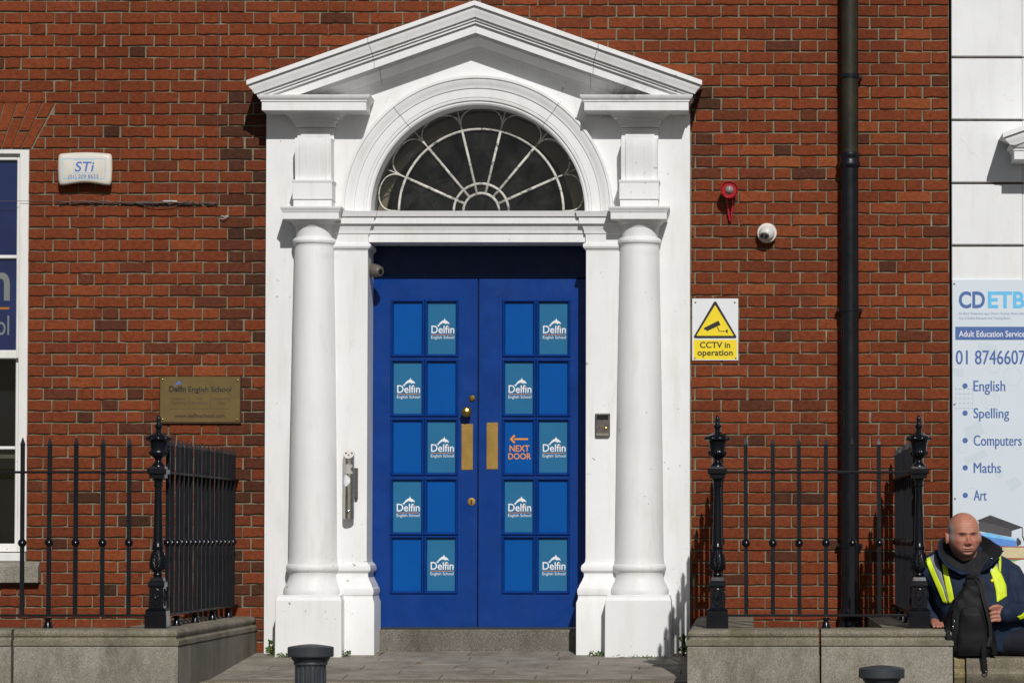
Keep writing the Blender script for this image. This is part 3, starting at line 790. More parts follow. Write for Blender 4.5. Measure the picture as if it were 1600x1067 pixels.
# ------------------------------------------------------------------ sash window on the left
wy = .045
fx0, fx1 = WIN[0], WIN[1]
wf = MB()
z0, z1 = PZ(862, wy), WIN[3]
wf.bbox(PX(29.5, wy), fx1, .012, .10, z0, z1-.001, .004); wf.bbox(fx0, fx0+(fx1-PX(29.5, wy)), .012, .10, z0, z1-.001, .004)
wf.bbox(fx0, fx1, .013, .10, PZ(241, .02), z1, .004)
win = wf.build('window', M['wframe'], house)
MB().bbox(fx0-.01, fx1-.004, -.012, .09, PZ(877, 0), PZ(863.5, 0), .006).build('sill_board', M['wframe'], win)
MB().pblock(PX(-240, -.06), PX(61, -.06), -.06, .10, [(PZ(910,-.06), 0), (PZ(885,-.06), 0), (PZ(884,-.06), -.003), (PZ(877.5,-.02), -.045)], 'f').build('stone_sill', M['sill'], win, bevel=.003)
def sash(yt, yb, Y, bars, name='sash'):
    m = MB(); t = PX(29.5, Y)-PX(24, Y)
    a, b = fx0+.045, PX(30.5, Y)
    m.bbox(b-.028, b, Y, Y+.035, PZ(yb, Y), PZ(yt, Y), .005); m.bbox(a, a+.028, Y, Y+.035, PZ(yb, Y), PZ(yt, Y), .005)
    m.bbox(a+.028, b-.028, Y+.001, Y+.035, PZ(yt+9, Y), PZ(yt, Y), .004); m.bbox(a+.028, b-.028, Y+.001, Y+.035, PZ(yb, Y), PZ(yb-13, Y), .004)
    for (u, v) in bars: m.bbox(a+.028, b-.028, Y+.004, Y+.03, PZ(v, Y), PZ(u, Y), .004)
    o = m.build(name, M['wframe'], win)
    MB().flat([(a+.02, PZ(yb-5,Y)), (b-.02, PZ(yb-5,Y)), (b-.02, PZ(yt+4,Y)), (a+.02, PZ(yt+4,Y))], Y+.02).build('pane', M['glass'], win, recalc=False)
    return a, b
a, b = sash(241.5, 560, .042, [(398.5, 404)])
sash(552, 862, .080, [(697, 702)])
MB().box(a+.03, b-.03, .067, .0685, PZ(549, .067), PZ(252, .067)).build('printed_blind', M['window_film'], win)
pm = MB(); Y = .0662
text_px(pm, 'Delf\u0131n', -150, 13.5, 408, 468, Y, 0, 0, .02); text_px(pm, 'English School', -152, 13, 493, 523, Y, 0, 0, 0.004)
pm.flat([(PX(-150,Y), PZ(483.5,Y)), (PX(13,Y), PZ(483.5,Y)), (PX(13,Y), PZ(480,Y)), (PX(-150,Y), PZ(480,Y))], Y, 1)
pm.build('blind_lettering', [M['film_print'], M['orange_ink']], win, recalc=False)
MB().box(WIN[0]-.3, WIN[1]+.2, .31, 2.2, WIN[2]-.4, WIN[3]+.2).build('room', M['room'], win)
MB().box(WIN[0]+.05, WIN[1]-.06, .13, .15, PZ(716,.14), PZ(702.5,.14)).build('inner_rail', simple('inner_rail_paint', (.16,.14,.11), .8), win)

# ------------------------------------------------------------------ porch floor and steps
Yfront = -1.62
base = MB(); xa, xb = PX(272, -2.6)+.02, PX(1079, -2.6)-.0
base.rings([[(xa,y,.0),(xb,y,.0),(xb,y,floor_z(y)-.032),(xa,y,floor_z(y)-.032)] for y in (Yfront+.03, .28)])
porch = base.build('porch', M['threshold']); tag(porch, kind='structure')
rowy = [.02, -.30, -.585, -.87, -1.15, Yfront+.27, Yfront+.0]
rowy = [.10, -.22, -.50, -.78, -1.06, -1.34, Yfront]
ph = [110, 660, 330, 570, 225, 480]
flagm = {}
for k in range(6):
    ya, yb = rowy[k+1]+.002, rowy[k]-.002
    w = .548
    x0 = PX(570+ph[k]/3.997, (ya+yb)/2)
    n0 = int(math.floor((xa-x0)/w))
    x = x0+n0*w
    while x < xb:
        a_, b_ = max(x+.003, xa), min(x+w-.003, xb); x += w
        if b_-a_ < .03: continue
        m = MB(); c = .003; zz = random.uniform(-.0015, .0015)
        lo = [(a_,ya,floor_z(ya)-.03),(b_,ya,floor_z(ya)-.03),(b_,yb,floor_z(yb)-.03),(a_,yb,floor_z(yb)-.03)]
        r1 = [(p[0],p[1],p[2]+.027+zz) for p in lo]
        r2 = [(a_+c,ya+c,floor_z(ya)+zz),(b_-c,ya+c,floor_z(ya)+zz),(b_-c,yb-c,floor_z(yb)+zz),(a_+c,yb-c,floor_z(yb)+zz)]
        m.rings([lo, r1, r2]).build('flagstone', M['paver'], porch)
zs = floor_z(Yfront)
MB().pblock(xa, xb, Yfront-.34, Yfront-.002, [(0, 0), (zs-.05, 0), (zs-.04, .012), (zs-.006, .014), (zs-.001, .006)], 'f').build('step', M['coping'], porch, bevel=.004)
for k in range(1, 5):
    MB().bbox(xa, xb, Yfront-.34-.30*k, Yfront-.342-.30*(k-1), 0, zs-.155*k, .01).build('step', M['coping'], porch)
# ------------------------------------------------------------------ granite plinth walls with moulded copings
YB = -2.62                                           # front face of the blocks
def cop_prof():
    f = lambda y: PZ(y, YB)
    return [(f(1009), 0), (f(1008), .004), (f(1001), .004), (f(1000), -.004), (f(998.5), -.010), (f(996), -.014), (f(994.5), -.012), (f(993), -.006), (f(989.5), -.004), (f(986.5), -.008), (f(984.5), -.016), (f(982.8), -.030)]
CP = cop_prof(); CTOP = CP[-1][0]; CB = CP[0][0]
def bl(px_): return PX(px_, YB)
TH = .36
def plinth(name, label, xs, joints, left_ret, right_ret, group):
    root = tag(empty(name, ((bl(xs[0])+bl(xs[1]))/2, YB+TH/2, 0)), label, 'wall', group)
    cuts = [xs[0]] + joints + [xs[1]]
    for k in range(len(cuts)-1):
        g = .007
        x0 = bl(cuts[k]) + (g if k else 0); x1 = bl(cuts[k+1]) - (g if k < len(cuts)-2 else 0)
        sd = 'f' + ('l' if k == 0 and left_ret else '') + ('r' if k == len(cuts)-2 and right_ret else '')
        MB().pblock(x0, x1, YB, YB+TH, [(-.05, 0), (.002, 0), (CB-.006, 0), (CB-.002, -.004)], sd).build('stone_block', M['granite'], root, bevel=.004)
        MB().pblock(x0, x1, YB, YB+TH, CP, sd).build('coping_stone', M['coping'], root, smooth=30)
    for on, xw, s in ((left_ret, bl(xs[0]), 1), (right_ret, bl(xs[1]), -1)):
        if not on: continue
        a, b = sorted((xw, xw+s*.36)); sd = 'l' if s > 0 else 'r'
        ycut = [YB+TH+.004, -1.55, -.85, .005 if True else 0]
        for k in range(3):
            MB().pblock(a, b, ycut[k]+.001, ycut[k+1]-.001, [(-.05, 0), (CB-.006, 0), (CB-.002, -.004)], sd).build('stone_block', M['sidegranite'], root, bevel=.003)
            MB().pblock(a, b, ycut[k]+.001, ycut[k+1]-.001, CP, sd).build('coping_stone', M['coping'], root, smooth=30)
    return root
plinth('plinth_wall', 'granite plinth wall with moulded coping under the left railing', (-330, 280), [21.5], False, True, 'granite plinth walls beside the steps')
plinth('plinth_wall', 'granite plinth wall with moulded coping between the doorway and the seated man', (1074, 1488), [1281], True, True, 'granite plinth walls beside the steps')

# ------------------------------------------------------------------ iron railings
BK = M['black']
s2 = SC(FY)
rz = lambda y: PZ(y, FY)
def bar_geo(m, x, y, top, bot, w=.0105):
    m.rings([[(x-w,y-w,z),(x+w,y-w,z),(x+w,y+w,z),(x-w,y+w,z)] for z in (bot, top-.042)] +
            [[(x-w*k,y-w*k,z),(x+w*k,y-w*k,z),(x+w*k,y+w*k,z),(x-w*k,y+w*k,z)] for k, z in ((1.18, top-.040), (.75, top-.024), (.1, top))])
ZT, ZB, ZBALL, ZR1 = rz(683), rz(961), rz(847.5), rz(737.5)
_b = MB(); bar_geo(_b, 0, 0, ZT, ZB-.004); bar_me = _b.build('bar', M['bar'], None, origin=(0,0,ZB), bevel=0); bar_mesh = bar_me.data; bpy.data.objects.remove(bar_me)
bprof = [(.004, .0235), (.013, .0200), (.0205, .0120), (.0238, 0), (.0205, -.0120), (.013, -.0200), (.010, -.0235)]
_b = MB().lathe(0, 0, bprof, 18); _o = _b.build('ball', BK, None, origin=(0,0,0), smooth=30); ball_mesh = _o.data; bpy.data.objects.remove(_o)
def put_bar(root, x, y):
    lean = random.uniform(-.004, .004)
    o = bpy.data.objects.new('bar', bar_mesh); col.objects.link(o); o.location = (x, y, ZB); o.rotation_euler = (random.uniform(-.003,.003), lean, random.uniform(-.05,.05)); adopt(o, root)
    q = bpy.data.objects.new('ball', ball_mesh); col.objects.link(q); q.location = (x, y, ZBALL+random.uniform(-.002,.002)); q.parent = o
    q.location = (0, 0, ZBALL-ZB+random.uniform(-.002, .002)); WL[q.name] = Vector((x, y, ZBALL))
def foot(root, x, y):
    h = ZB-.01-CTOP
    pr = [(.013, ZB-.012), (.022, ZB-.016), (.022, ZB-.022), (.013, ZB-.028), (.019, ZB-.036), (.022, CTOP+.016), (.025, CTOP+.008), (.026, CTOP-.002)]
    MB().lathe(x, y, pr, 16).build('foot', BK, root, smooth=35)
# one cast post, built once and shared
def post_parts():
    k = 1/s2; z = rz; parts = []
    m = MB()
    def lt(pr, n=32, fl=None): m.lathe(0, 0, [(r*k, z(y)) for y, r in pr], n, 0, fl)
    lt([(648.5,.6),(650,2.4),(653,3.6),(657,3.9),(661,3.6),(663,4.2),(664.5,6.4),(666,6.6),(668,5.0),(671,4.0),(674,4.2),(676,6.5),(678,10)], 24)
    lt([(678,10),(680,14),(682.5,18.2),(685,19.6),(687,19.2),(688,17),(689,14.3)], 48, lambda q, i: .05*math.cos(i*2*math.pi*16/48) if 1 < q < 6 else 0)
    lt([(689,14.3),(693,13.0),(698,12.2),(703,11.8),(704.5,12)], 48, lambda q, i: .02*math.cos(i*2*math.pi*16/48))
    lt([(704.5,13.6),(706,14.4),(708,14.4),(711,12.4),(714,8.8),(716.5,6.0),(719,5.0),(721,5.4),(724,8.4),(727,10.6),(728.5,11)], 48, lambda q, i: .05*math.cos(i*2*math.pi*16/48) if 0 < q < 5 else 0)
    parts.append(('urn_finial', m, 40))
    m = MB(); h = lambda p: p*k
    def sq(pr): m.pblock(-h(9), h(9), -h(9), h(9), [(z(y), h(w-9)) for y, w in pr], 'flrb')
    sq([(747.5,9),(747,12),(741,12),(740.5,14.6),(739,15.2),(733.5,15.2),(732.5,12.4),(728.6,11.6)])
    parts.append(('post_cap', m, 0))
    m = MB()
    m.lathe(0, 0, [(r*k, z(y)) for y, r in [(747,9),(750,7.4),(753,6.3),(755.5,6.3),(756.5,7.4),(758.5,7.4),(760,6.0),(764,5.5),(800,6.4),(845,7.6),(851,7.9),(852.5,9),(855,9.3),(857.5,8.6),(859,8.0)]], 28)
    parts.append(('post_shaft', m, 35))
    m = MB()
    m.lathe(0, 0, [(r*k, z(y)) for y, r in [(859,8.0),(866,9.0),(874,10.8),(881,11.6),(886,11.2),(890,9.2),(892.5,6.8),(894,6.0),(896,7.6),(898,7.8),(899.5,6.6),(902,9)]], 48, 0, lambda q, i: (.045*math.cos(i*2*math.pi*12/48) if 0 < q < 6 else 0))
    # raised leaves on the front and sides
    for a in (-math.pi/2, 0, math.pi):
        ca, sa = math.cos(a), math.sin(a)
        for yy, rr, w in ((866,9.4,2.0),(871,10.5,3.2),(876,11.4,4.2),(881,12.0,4.8),(886,11.6,4.0)):
            for sg in (-1, 1):
                p0 = (rr*k, 0, z(yy+4)); p1 = ((rr+.6)*k, sg*w*k*.6, z(yy)); p2 = ((rr-.6)*k, sg*w*k, z(yy-4))
                rot = lambda p: (p[0]*ca-p[1]*sa, p[0]*sa+p[1]*ca, p[2])
                m.tube([rot(p0), rot(p1), rot(p2)], 1.0*k, 5, r1=.4*k)
    parts.append(('leaf_bulb', m, 40))
    m = MB()
    sq([(952.5,16.4),(951,14.0),(949,11.4),(917,11.0),(916.5,12.4),(914,13.0),(909,12.6),(907,10.6),(903,9.6),(901.5,9.2)])
    for a in (-math.pi/2, 0):
        ca, sa = math.cos(a), math.sin(a)
        pts = []
        for q in lin(0, 2*math.pi, 25):
            p = (11.4*k, 6.4*k*math.cos(q), z(933)+13.5*k*math.sin(q)); pts.append((p[0]*ca-p[1]*sa, p[0]*sa+p[1]*ca, p[2]))
        m.tube(pts, .9*k, 5)
        for q in range(8):
            th = q*math.pi/4; p = [(11.2*k, 0, z(933)), (11.9*k, 2.3*k*math.cos(th), z(933)+2.6*k*math.sin(th)), (11.2*k, 4.2*k*math.cos(th), z(933)+5.2*k*math.sin(th))]
            m.tube([(v[0]*ca-v[1]*sa, v[0]*sa+v[1]*ca, v[2]) for v in p], .9*k, 5)
    parts.append(('pedestal', m, 0))
    m = MB(); sq([(983.5,17),(962,17),(961,16.2),(954,16.2),(952.6,15.2)])
    parts.append(('post_base', m, 0))
    return parts
post_mesh = []
for nm, m, sm in post_parts():
    o = m.build(nm, BK, None, smooth=sm if sm else False, origin=(0,0,0)); post_mesh.append((nm, o.data)); bpy.data.objects.remove(o)
def put_post(root, x, y):
    top = None
    for nm, me in sorted(post_mesh, key=lambda t: t[0] != 'post_shaft'):
        o = bpy.data.objects.new(nm if nm != 'post_shaft' else 'post', me); col.objects.link(o); o.location = (x, y, 0)
        if top is None: top = o; adopt(o, root)
        else: o.parent = top; o.location = (0, 0, 0); WL[o.name] = Vector((x, y, 0))
def rail(root, p0, p1, z, name='rail', w=.016, h=.0065):
    x0, y0 = p0; x1, y1 = p1; m = MB()
    if abs(x1-x0) > abs(y1-y0): m.box(x0, x1, y0-w, y0+w, z-h, z+h)
    else: m.box(x0-w, x0+w, y0, y1, z-h, z+h)
    m.build(name, M['bar'], root, bevel=.002)
def fx(px_, py=830): return P(px_, py, FY)[0]
# left railing: front run and the run back to the house
root = tag(empty('railing', (fx(246), FY, CTOP)), 'black iron railing with urn corner post, in front of the window', 'railing', 'black iron railings on the plinths')
pxl = fx(247); put_post(root, pxl, FY)
for p in (-172, -130.5, -89, -47.5, -6, 35, 76.5, 118, 160, 201.5): put_bar(root, fx(p), FY)
for p in (-89, 76): foot(root, fx(p), FY)
rail(root, (fx(-200), FY), (pxl-.04, FY), ZR1); rail(root, (fx(-200), FY), (pxl-.05, FY), ZB)
sx = pxl+.022
for k in range(16):
    yy = FY+.155+.1415*k
    if yy < -.06: put_bar(root, sx, yy)
    if k in (2, 6, 10, 14): foot(root, sx, yy)
rail(root, (sx, FY+.04), (sx, -.002), ZR1); rail(root, (sx, FY+.05), (sx, -.002), ZB)
# right railing: front run between two posts and a run back at each end
root = tag(empty('railing', (fx(1280), FY, CTOP)), 'black iron railing between two urn posts, right of the doorway', 'railing', 'black iron railings on the plinths')
pa, pb = fx(1121), fx(1436); put_post(root, pa, FY); put_post(root, pb, FY)
for p in (1166, 1207.5, 1249, 1290.5, 1332, 1374): put_bar(root, fx(p), FY)
foot(root, fx(1290.5), FY)
rail(root, (pa+.04, FY), (pb-.04, FY), ZR1); rail(root, (pa+.05, FY), (pb-.05, FY), ZB)
for sx in (pa, pb-.012):
    for k in range(16):
        yy = FY+.155+.1415*k
        if yy < -.06: put_bar(root, sx, yy)
        if k in (2, 6, 10, 14): foot(root, sx, yy)
    rail(root, (sx, FY+.04), (sx, -.002), ZR1); rail(root, (sx, FY+.05), (sx, -.002), ZB)

# ------------------------------------------------------------------ drainpipe
dp = tag(empty('drainpipe', (PX(1328, -.085), -.085, .2)), 'black cast iron drainpipe down the brick wall', 'drainpipe')
X = PX(1328, -.085); Yp = -.085; r0 = 14/SC(Yp)
pz = lambda y: PZ(y, Yp)
MB().lathe(X, Yp, [(r0*.97, pz(-140)), (r0*.97, pz(246))], 32).build('pipe', M['pipe_rust'], dp, smooth=30)
MB().lathe(X, Yp, [(r0*.96, pz(250)), (r0*1.0, pz(500)), (r0*1.02, .1)], 32).build('pipe', M['pipe'], dp, smooth=30)
def collar(ys, mt='pipe'): MB().lathe(X, Yp, [(r*r0, pz(y)) for y, r in ys], 32).build('collar', M[mt], dp, smooth=35)
collar([(239,.98),(240,1.1),(243,1.14),(245.5,1.1),(247,1.05),(252,1.07),(254,1.16),(257,1.2),(260,1.17),(262,1.05),(264,.97)])
for y in (120, 484, 852):
    m = MB().lathe(X, Yp, [(r0*1.0, pz(y-3.5)), (r0*1.07, pz(y-3)), (r0*1.07, pz(y+3)), (r0*1.0, pz(y+3.5))], 32)
    for s in (-1, 1):
        if y == 120 and s < 0: continue
        m.box(X+s*r0*1.05, X+s*(r0*1.05+.022), -.05, -.042, pz(y+3), pz(y-3)); m.lathe_y(X+s*(r0*1.05+.014), pz(y), [(.008,-.058),(.008,-.001)], 10)
    m.build('clip', M['pipe'], dp, smooth=35)
MB().lathe(X, Yp, [(r0*1.05, pz(950)), (r0*1.2, pz(955)), (r0*1.22, pz(966)), (r0*1.06, pz(970)), (r0*1.25, pz(975)), (r0*1.3, pz(990))], 32).build('shoe', M['pipe'], dp, smooth=35)

# ------------------------------------------------------------------ white house next door
wh = tag(empty('white_house', (PX(1700, 0), 0, 0)), 'white rendered house front with channelled blocks at the right edge', 'house')
wx0, wx1 = PX(1487.5, 0), PX(2300, 0)
MB().box(wx0, wx1, .0, .3, -.1, HZ1).build('wall', simple('dirty_channel', (.20,.175,.14), .9, var=.4, scale=20), wh)
gro = [-110, -9, 90, 188, 286.5, 384, 481, 578, 675, 772, 869, 966]
for k in range(len(gro)-1):
    MB().bbox(PX(1488, -.03), PX(1598.5, -.03), -.032, -.001, PZ(gro[k+1]-1.9, -.03), PZ(gro[k]+1.9, -.03), .004).build('quoin_block', M['white2'], wh)
    MB().bbox(PX(1598.9, -.03), PX(2300, -.03), -.030, -.001, PZ(gro[k+1]-1.2, -.03), PZ(gro[k]+1.2, -.03), .003).build('quoin_block', M['white2'], wh)
# end of its door pediment
def rk(t):
    o = []
    for v, Y, ins in RP:
        ins = max(ins, (v-19)/RAKE)
        Y2 = Y-.03
        x0_, z0_ = P(1567+ins, 208+v-RAKE*ins, Y2); run = 1.6
        o.append((x0_+run*t, Y2, z0_+RAKE*run*t))
    o.append((o[-1][0], -.02, o[-1][2])); o.append((o[0][0], -.02, o[0][2])); return o
MB().rings([rk(0), rk(1)]).build('raking_cornice', M['white'], wh, smooth=25)
Yc = -.29
MB().pblock(PX(1586, Yc), PX(1750, Yc), Yc, -.03, [(PZ(249,Yc), 0), (PZ(236,Yc), 0), (PZ(235.5,Yc), .006), (PZ(232.5,Yc), .008), (PZ(231,Yc), .018), (PZ(227,Yc), .028)], 'fl').build('cornice_block', M['white'], wh, smooth=25)

# low wall the man sits on
lw = tag(empty('low_wall', (PX(1560, -2.5), -2.45, 0)), 'weathered stone ledge under the seated man at the lower right', 'wall')
LZ = PZ(1020, -2.55)
def lprof(): 
    f = lambda y: PZ(y, -2.62)
    return [(f(1068), -.01), (f(1063), .0), (f(1058), .012), (f(1052), .014), (f(1048), .006), (f(1047), -.006), (f(1045), -.008), (f(1040), -.004), (f(1031), -.006), (f(1028), -.014), (f(1026.5), -.03)]
SEAT = lprof()[-1][0]
MB().pblock(PX(1490,-2.6), PX(1507,-2.6), -2.60, -2.0, lprof(), 'f').build('coping_stone', granite_mat('flaking_stone', (.20,.16,.075), (.31,.26,.14), .5), lw, bevel=.004)
MB().pblock(PX(1509,-2.6), PX(2100,-2.6), -2.61, -2.0, lprof(), 'f').build('coping_stone', M['coping'], lw, smooth=30)
MB().box(PX(1490,-2.6), PX(2100,-2.6), -2.59, -2.02, -.05, PZ(1068.3,-2.62)).build('stone_block', M['granite'], lw)
# ------------------------------------------------------------------ things fixed to the walls
def rect(x0, x1, y0, y1, Y): return [(PX(x0,Y), PZ(y1,Y)), (PX(x1,Y), PZ(y1,Y)), (PX(x1,Y), PZ(y0,Y)), (PX(x0,Y), PZ(y0,Y))]
def qpts(Y, pts): return [(PX(a, Y), PZ(b, Y)) for a, b in pts]
# camera warning sign
sg = tag(empty('warning_sign', (PX(1117, -.005), -.003, PZ(563, 0))), 'white and yellow CCTV in operation sign with black triangle', 'sign')
Y = -.006
MB().bbox(PX(1081.5,Y), PX(1153.5,Y), Y, -.0022, PZ(563,Y), PZ(466.5,Y), .0008).build('plate', M['plate'], sg)
m = MB()
def rtri(cx, cy, pts, r, n=5):
    out = []
    for i, p in enumerate(pts):
        a = Vector(pts[i-1])-Vector(p); b = Vector(pts[(i+1)%3])-Vector(p); a.normalize(); b.normalize()
        p0 = Vector(p)+a*r; p1 = Vector(p)+b*r
        for t in lin(0, 1, n):
            q = (1-t)**2*p0 + 2*t*(1-t)*Vector(p) + t*t*p1; out.append((q.x, q.y))
    return out
m.flat(qpts(Y, rtri(0, 0, [(1117.3,468.5), (1152.4,528.6), (1082.2,528.6)], 5)), Y-.0006, 0)
m.flat(qpts(Y, rtri(0, 0, [(1117.3,476.5), (1146.8,524.6), (1087.8,524.6)], 2)), Y-.0012, 1)
m.flat(rect(1083.8, 1151.6, 531, 561.5, Y), Y-.0006, 1)
m.flat(qpts(Y, [(1099.5,512.5),(1122.5,501),(1126,507.5),(1104.5,517.5),(1102.8,514.8),(1100.8,515.8)]), Y-.0018, 0)
m.flat(qpts(Y, [(1121.5,510.4),(1124.2,517.0),(1134.2,517.0),(1134.2,518.1),(1123.4,518.1),(1120.3,510.9)]), Y-.0018, 0)
m.flat(qpts(Y, [(1135.8,514.5),(1137.0,514.5),(1137.0,520.5),(1135.8,520.5),(1134.2,518.4),(1134.2,516.6)]), Y-.0018, 0)
text_px(m, 'CCTV in', 1093.5, 1141, 534.4, 543.4, Y, .0012, 0, .02); text_px(m, 'operation', 1089.5, 1145, 546.3, 555.4, Y, .0012, 0, .02)
m.build('printed_face', [M['ink'], M['yellow_ink']], sg, recalc=False)
for a, b in ((1086.5, 472.5), (1148, 472.5), (1085.5, 559.5), (1149.5, 559.5)):
    MB().lathe_y(PX(a,Y), PZ(b,Y), [(.002,Y-.004),(.005,Y-.003),(.006,Y-.0002)], 10).build('screw', M['steel_dark'], sg)

# alarm box
al = tag(empty('alarm_box', (PX(130, -.05), -.04, PZ(291, 0))), 'cream plastic burglar alarm box with blue STi print and telephone number', 'alarm box')
Yf = -.085
def outl(ins, Y):
    c = (88.0+172.5)/2; out = []
    x0, x1, yt, yb = 87.5+ins, 172.8-ins, 238.2+ins, 290.5-ins
    top = [(x0+4+(x1-x0-8)*t, yt+2.2-2.2*math.sin(math.pi*t)) for t in lin(0, 1, 9)]
    rt = [(x1-1.2, yt+4.5), (x1, yt+14), (x1+.2, yt+26), (x1-.6, yb-7), (x1-2.2, yb-1.5)]
    bt = [(x1-6-(x1-x0-12)*t, yb-.3-(4.2*(math.sin(math.pi*t)**1.5))) for t in lin(0, 1, 13)]
    lt = [(x0+2.2, yb-1.5), (x0+.6, yb-7), (x0-.2, yt+26), (x0, yt+14), (x0+1.2, yt+4.5)]
    return [(PX(a, Y), Y, PZ(b, Y)) for a, b in reversed(top+rt+bt+lt)]
MB().rings([outl(1, -.003), outl(0, -.02), outl(0, -.06), outl(.8, -.074), outl(2.6, -.083), outl(5.5, -.0862)]).build('cover', M['cream'], al, smooth=50)
m = MB(); Y = -.0868
def frame_(x0, x1, y0, y1, w, mi):
    m.flat(rect(x0, x1, y0, y1, Y), Y, mi, holes=[rect(x0+w, x1-w, y0+w, y1-w, Y)[::-1]])
frame_(94, 161.5, 248.2, 279.6, .7, 1); frame_(112, 143.8, 250, 270.6, .5, 1)
text_px(m, 'STi', 113.5, 142, 253.2, 268, Y, 0, 0, .012, .18); text_px(m, '(01) 209 8633', 103.5, 150.5, 273, 278.6, Y, 0, 0, .004)
m.build('printed_face', [M['blue_ink'], M['sky_ink']], al, recalc=False)

# brass plaque
pq = tag(empty('brass_plaque', (PX(312, -.02), -.015, PZ(661, 0))), 'brass plaque engraved with the school name and website on the brick wall', 'plaque')
MB().bbox(PX(249,-.01), PX(376.5,-.01), -.018, -.0022, PZ(662,-.01), PZ(588,-.01), .003).build('backing_board', M['plaque_wood'], pq)
Y = -.022
MB().bbox(PX(249.6,Y), PX(374.6,Y), Y, -.0185, PZ(659.5,Y), PZ(588,Y), .0015).build('plate', M['plaque'], pq)
m = MB(); o_ = .0005
text_px(m, 'Delfin', 263.8, 290, 603.2, 612, Y, o_, 0, .03); text_px(m, 'English School', 293.8, 361, 604, 612, Y, o_, 0, .016)
text_px(m, 'www.delfinschool.com', 272.5, 351, 646.5, 652.3, Y, o_, 0, .014)
for a, b, t1, t2 in ((268, 289, 'Excellent', 'Teaching'), (299, 324.5, 'Great', 'Atmosphere'), (331.5, 359, 'Outstanding', 'Value')):
    w = (b-a); text_px(m, t1, a+(w*.3 if t1 == 'Great' else 0), b-(w*.3 if t1 == 'Great' else 0), 620.8, 624.6, Y, o_, 2)
    text_px(m, t2, a+(w*.28 if t2 == 'Value' else 0), b-(w*.28 if t2 == 'Value' else 0), 627.3, 631.2, Y, o_, 2)
for r_ in ((263.8, 361, 614.4, 614.9), (263.8, 360, 638.5, 639), (295.4, 295.9, 616, 637), (328.4, 328.9, 616, 637)): m.flat(rect(*r_, Y), Y-o_, 2)
m.flat(qpts(Y, [(271.8,603.4),(273.5,600.5),(277,597.2),(279.5,595),(281,596.8),(283.5,598.8),(283.2,600),(280,599.4),(277,600.2),(274.5,601.8),(273,603.2)]), Y-o_, 1)
m.build('engraved_face', [M['ink'], M['blue_ink'], simple('faded_engraving', (.045,.035,.02), .5, bump=0)], pq, recalc=False)
for a, b in ((253.8, 593), (371, 594), (369.5, 655), (254, 655)):
    MB().lathe_y(PX(a,Y), PZ(b,Y), [(.003,Y-.007),(.006,Y-.005),(.0065,Y-.0002)], 10).build('stud', M['brassknob'], pq, smooth=40)

# red sounder with its cable
sn = tag(empty('red_sounder', (PX(1139, -.06), -.04, PZ(310, 0))), 'round red alarm sounder with looping red cable', 'alarm')
Y0 = -.115; cx, cz = PX(1139.5, Y0), PZ(296.5, Y0); k = 1/SC(Y0)
MB().lathe_y(cx, cz, [(11*k,Y0+.012), (12.6*k,Y0), (13.6*k,Y0+.002), (13.8*k,Y0+.02), (13.0*k,-.06), (11.5*k,-.04), (11.5*k,-.0022)], 28).build('body', M['red'], sn, smooth=30)
MB().lathe_y(cx, cz, [(2*k,Y0-.012), (4.5*k,Y0-.006), (6.4*k,Y0+.006), (6.8*k,Y0+.011)], 20).build('lens', simple('clear_lens', (.28,.24,.23), .2, bump=0), sn, smooth=True)
pts = [(cx-.016, -.06, cz-.05), (PX(1136.5,-.03), -.035, PZ(318,-.03)), (PX(1138.5,-.02), -.025, PZ(335,-.02)), (PX(1140.2,-.02), -.02, PZ(345.5,-.02)), (PX(1141.6,-.02), -.02, PZ(345.5,-.02)), (PX(1143.3,-.02), -.025, PZ(333,-.02)), (PX(1145,-.03), -.035, PZ(318,-.03)), (cx+.018, -.06, cz-.05)]
MB().tube(pts, .0055, 8).build('cable', M['pinkcable'], sn, smooth=True)
# white dome camera
cm_ = tag(empty('dome_camera', (PX(1198, -.05), -.04, PZ(380, 0))), 'white round twin-lens camera on the brick wall beside the red sounder', 'camera')
Y0 = -.09; cx, cz = PX(1198.5, -.05), PZ(364, -.05); k = 1/SC(-.05)
MB().lathe_y(cx, cz, [(12*k,-.058), (15.0*k,-.056), (15.6*k,-.045), (15.8*k,-.02), (15.2*k,-.0022)], 32).build('mount', M['dome'], cm_, smooth=35)
db = MB(); rs = []
for th in lin(.05, math.pi-.3, 12):
    rs.append((12.2*k*math.sin(th), -.062-11.5*k*math.cos(th)))
db.lathe_y(cx-.002, cz-.004, rs, 28); db.build('dome', M['dome'], cm_, smooth=True)
dv = Vector((-.30, -.80, -.40)).normalized(); fc = Vector((cx-.002, -.062, cz-.004)) + dv*11.4*k
ax = Vector((1,0,0)); up = dv.cross(ax).normalized(); ax = up.cross(dv).normalized()
m = MB(); ring = lambda c, a, b, d: [tuple(c+ax*a*math.cos(t)+up*b*math.sin(t)+dv*d) for t in lin(0, 2*math.pi, 20, endpoint=False)]
m.rings([ring(fc, 7.6*k, 5.2*k, -.012), ring(fc, 7.4*k, 5.0*k, .004)]); m.build('faceplate', M['camgrey'], cm_)
for s in (-1, 1):
    m = MB(); c2 = fc+ax*s*3.4*k+dv*.005; m.rings([ring(c2, 2.5*k, 2.8*k, -.004), ring(c2, 2.3*k, 2.6*k, .003)]); m.build('lens', M['lens'], cm_)
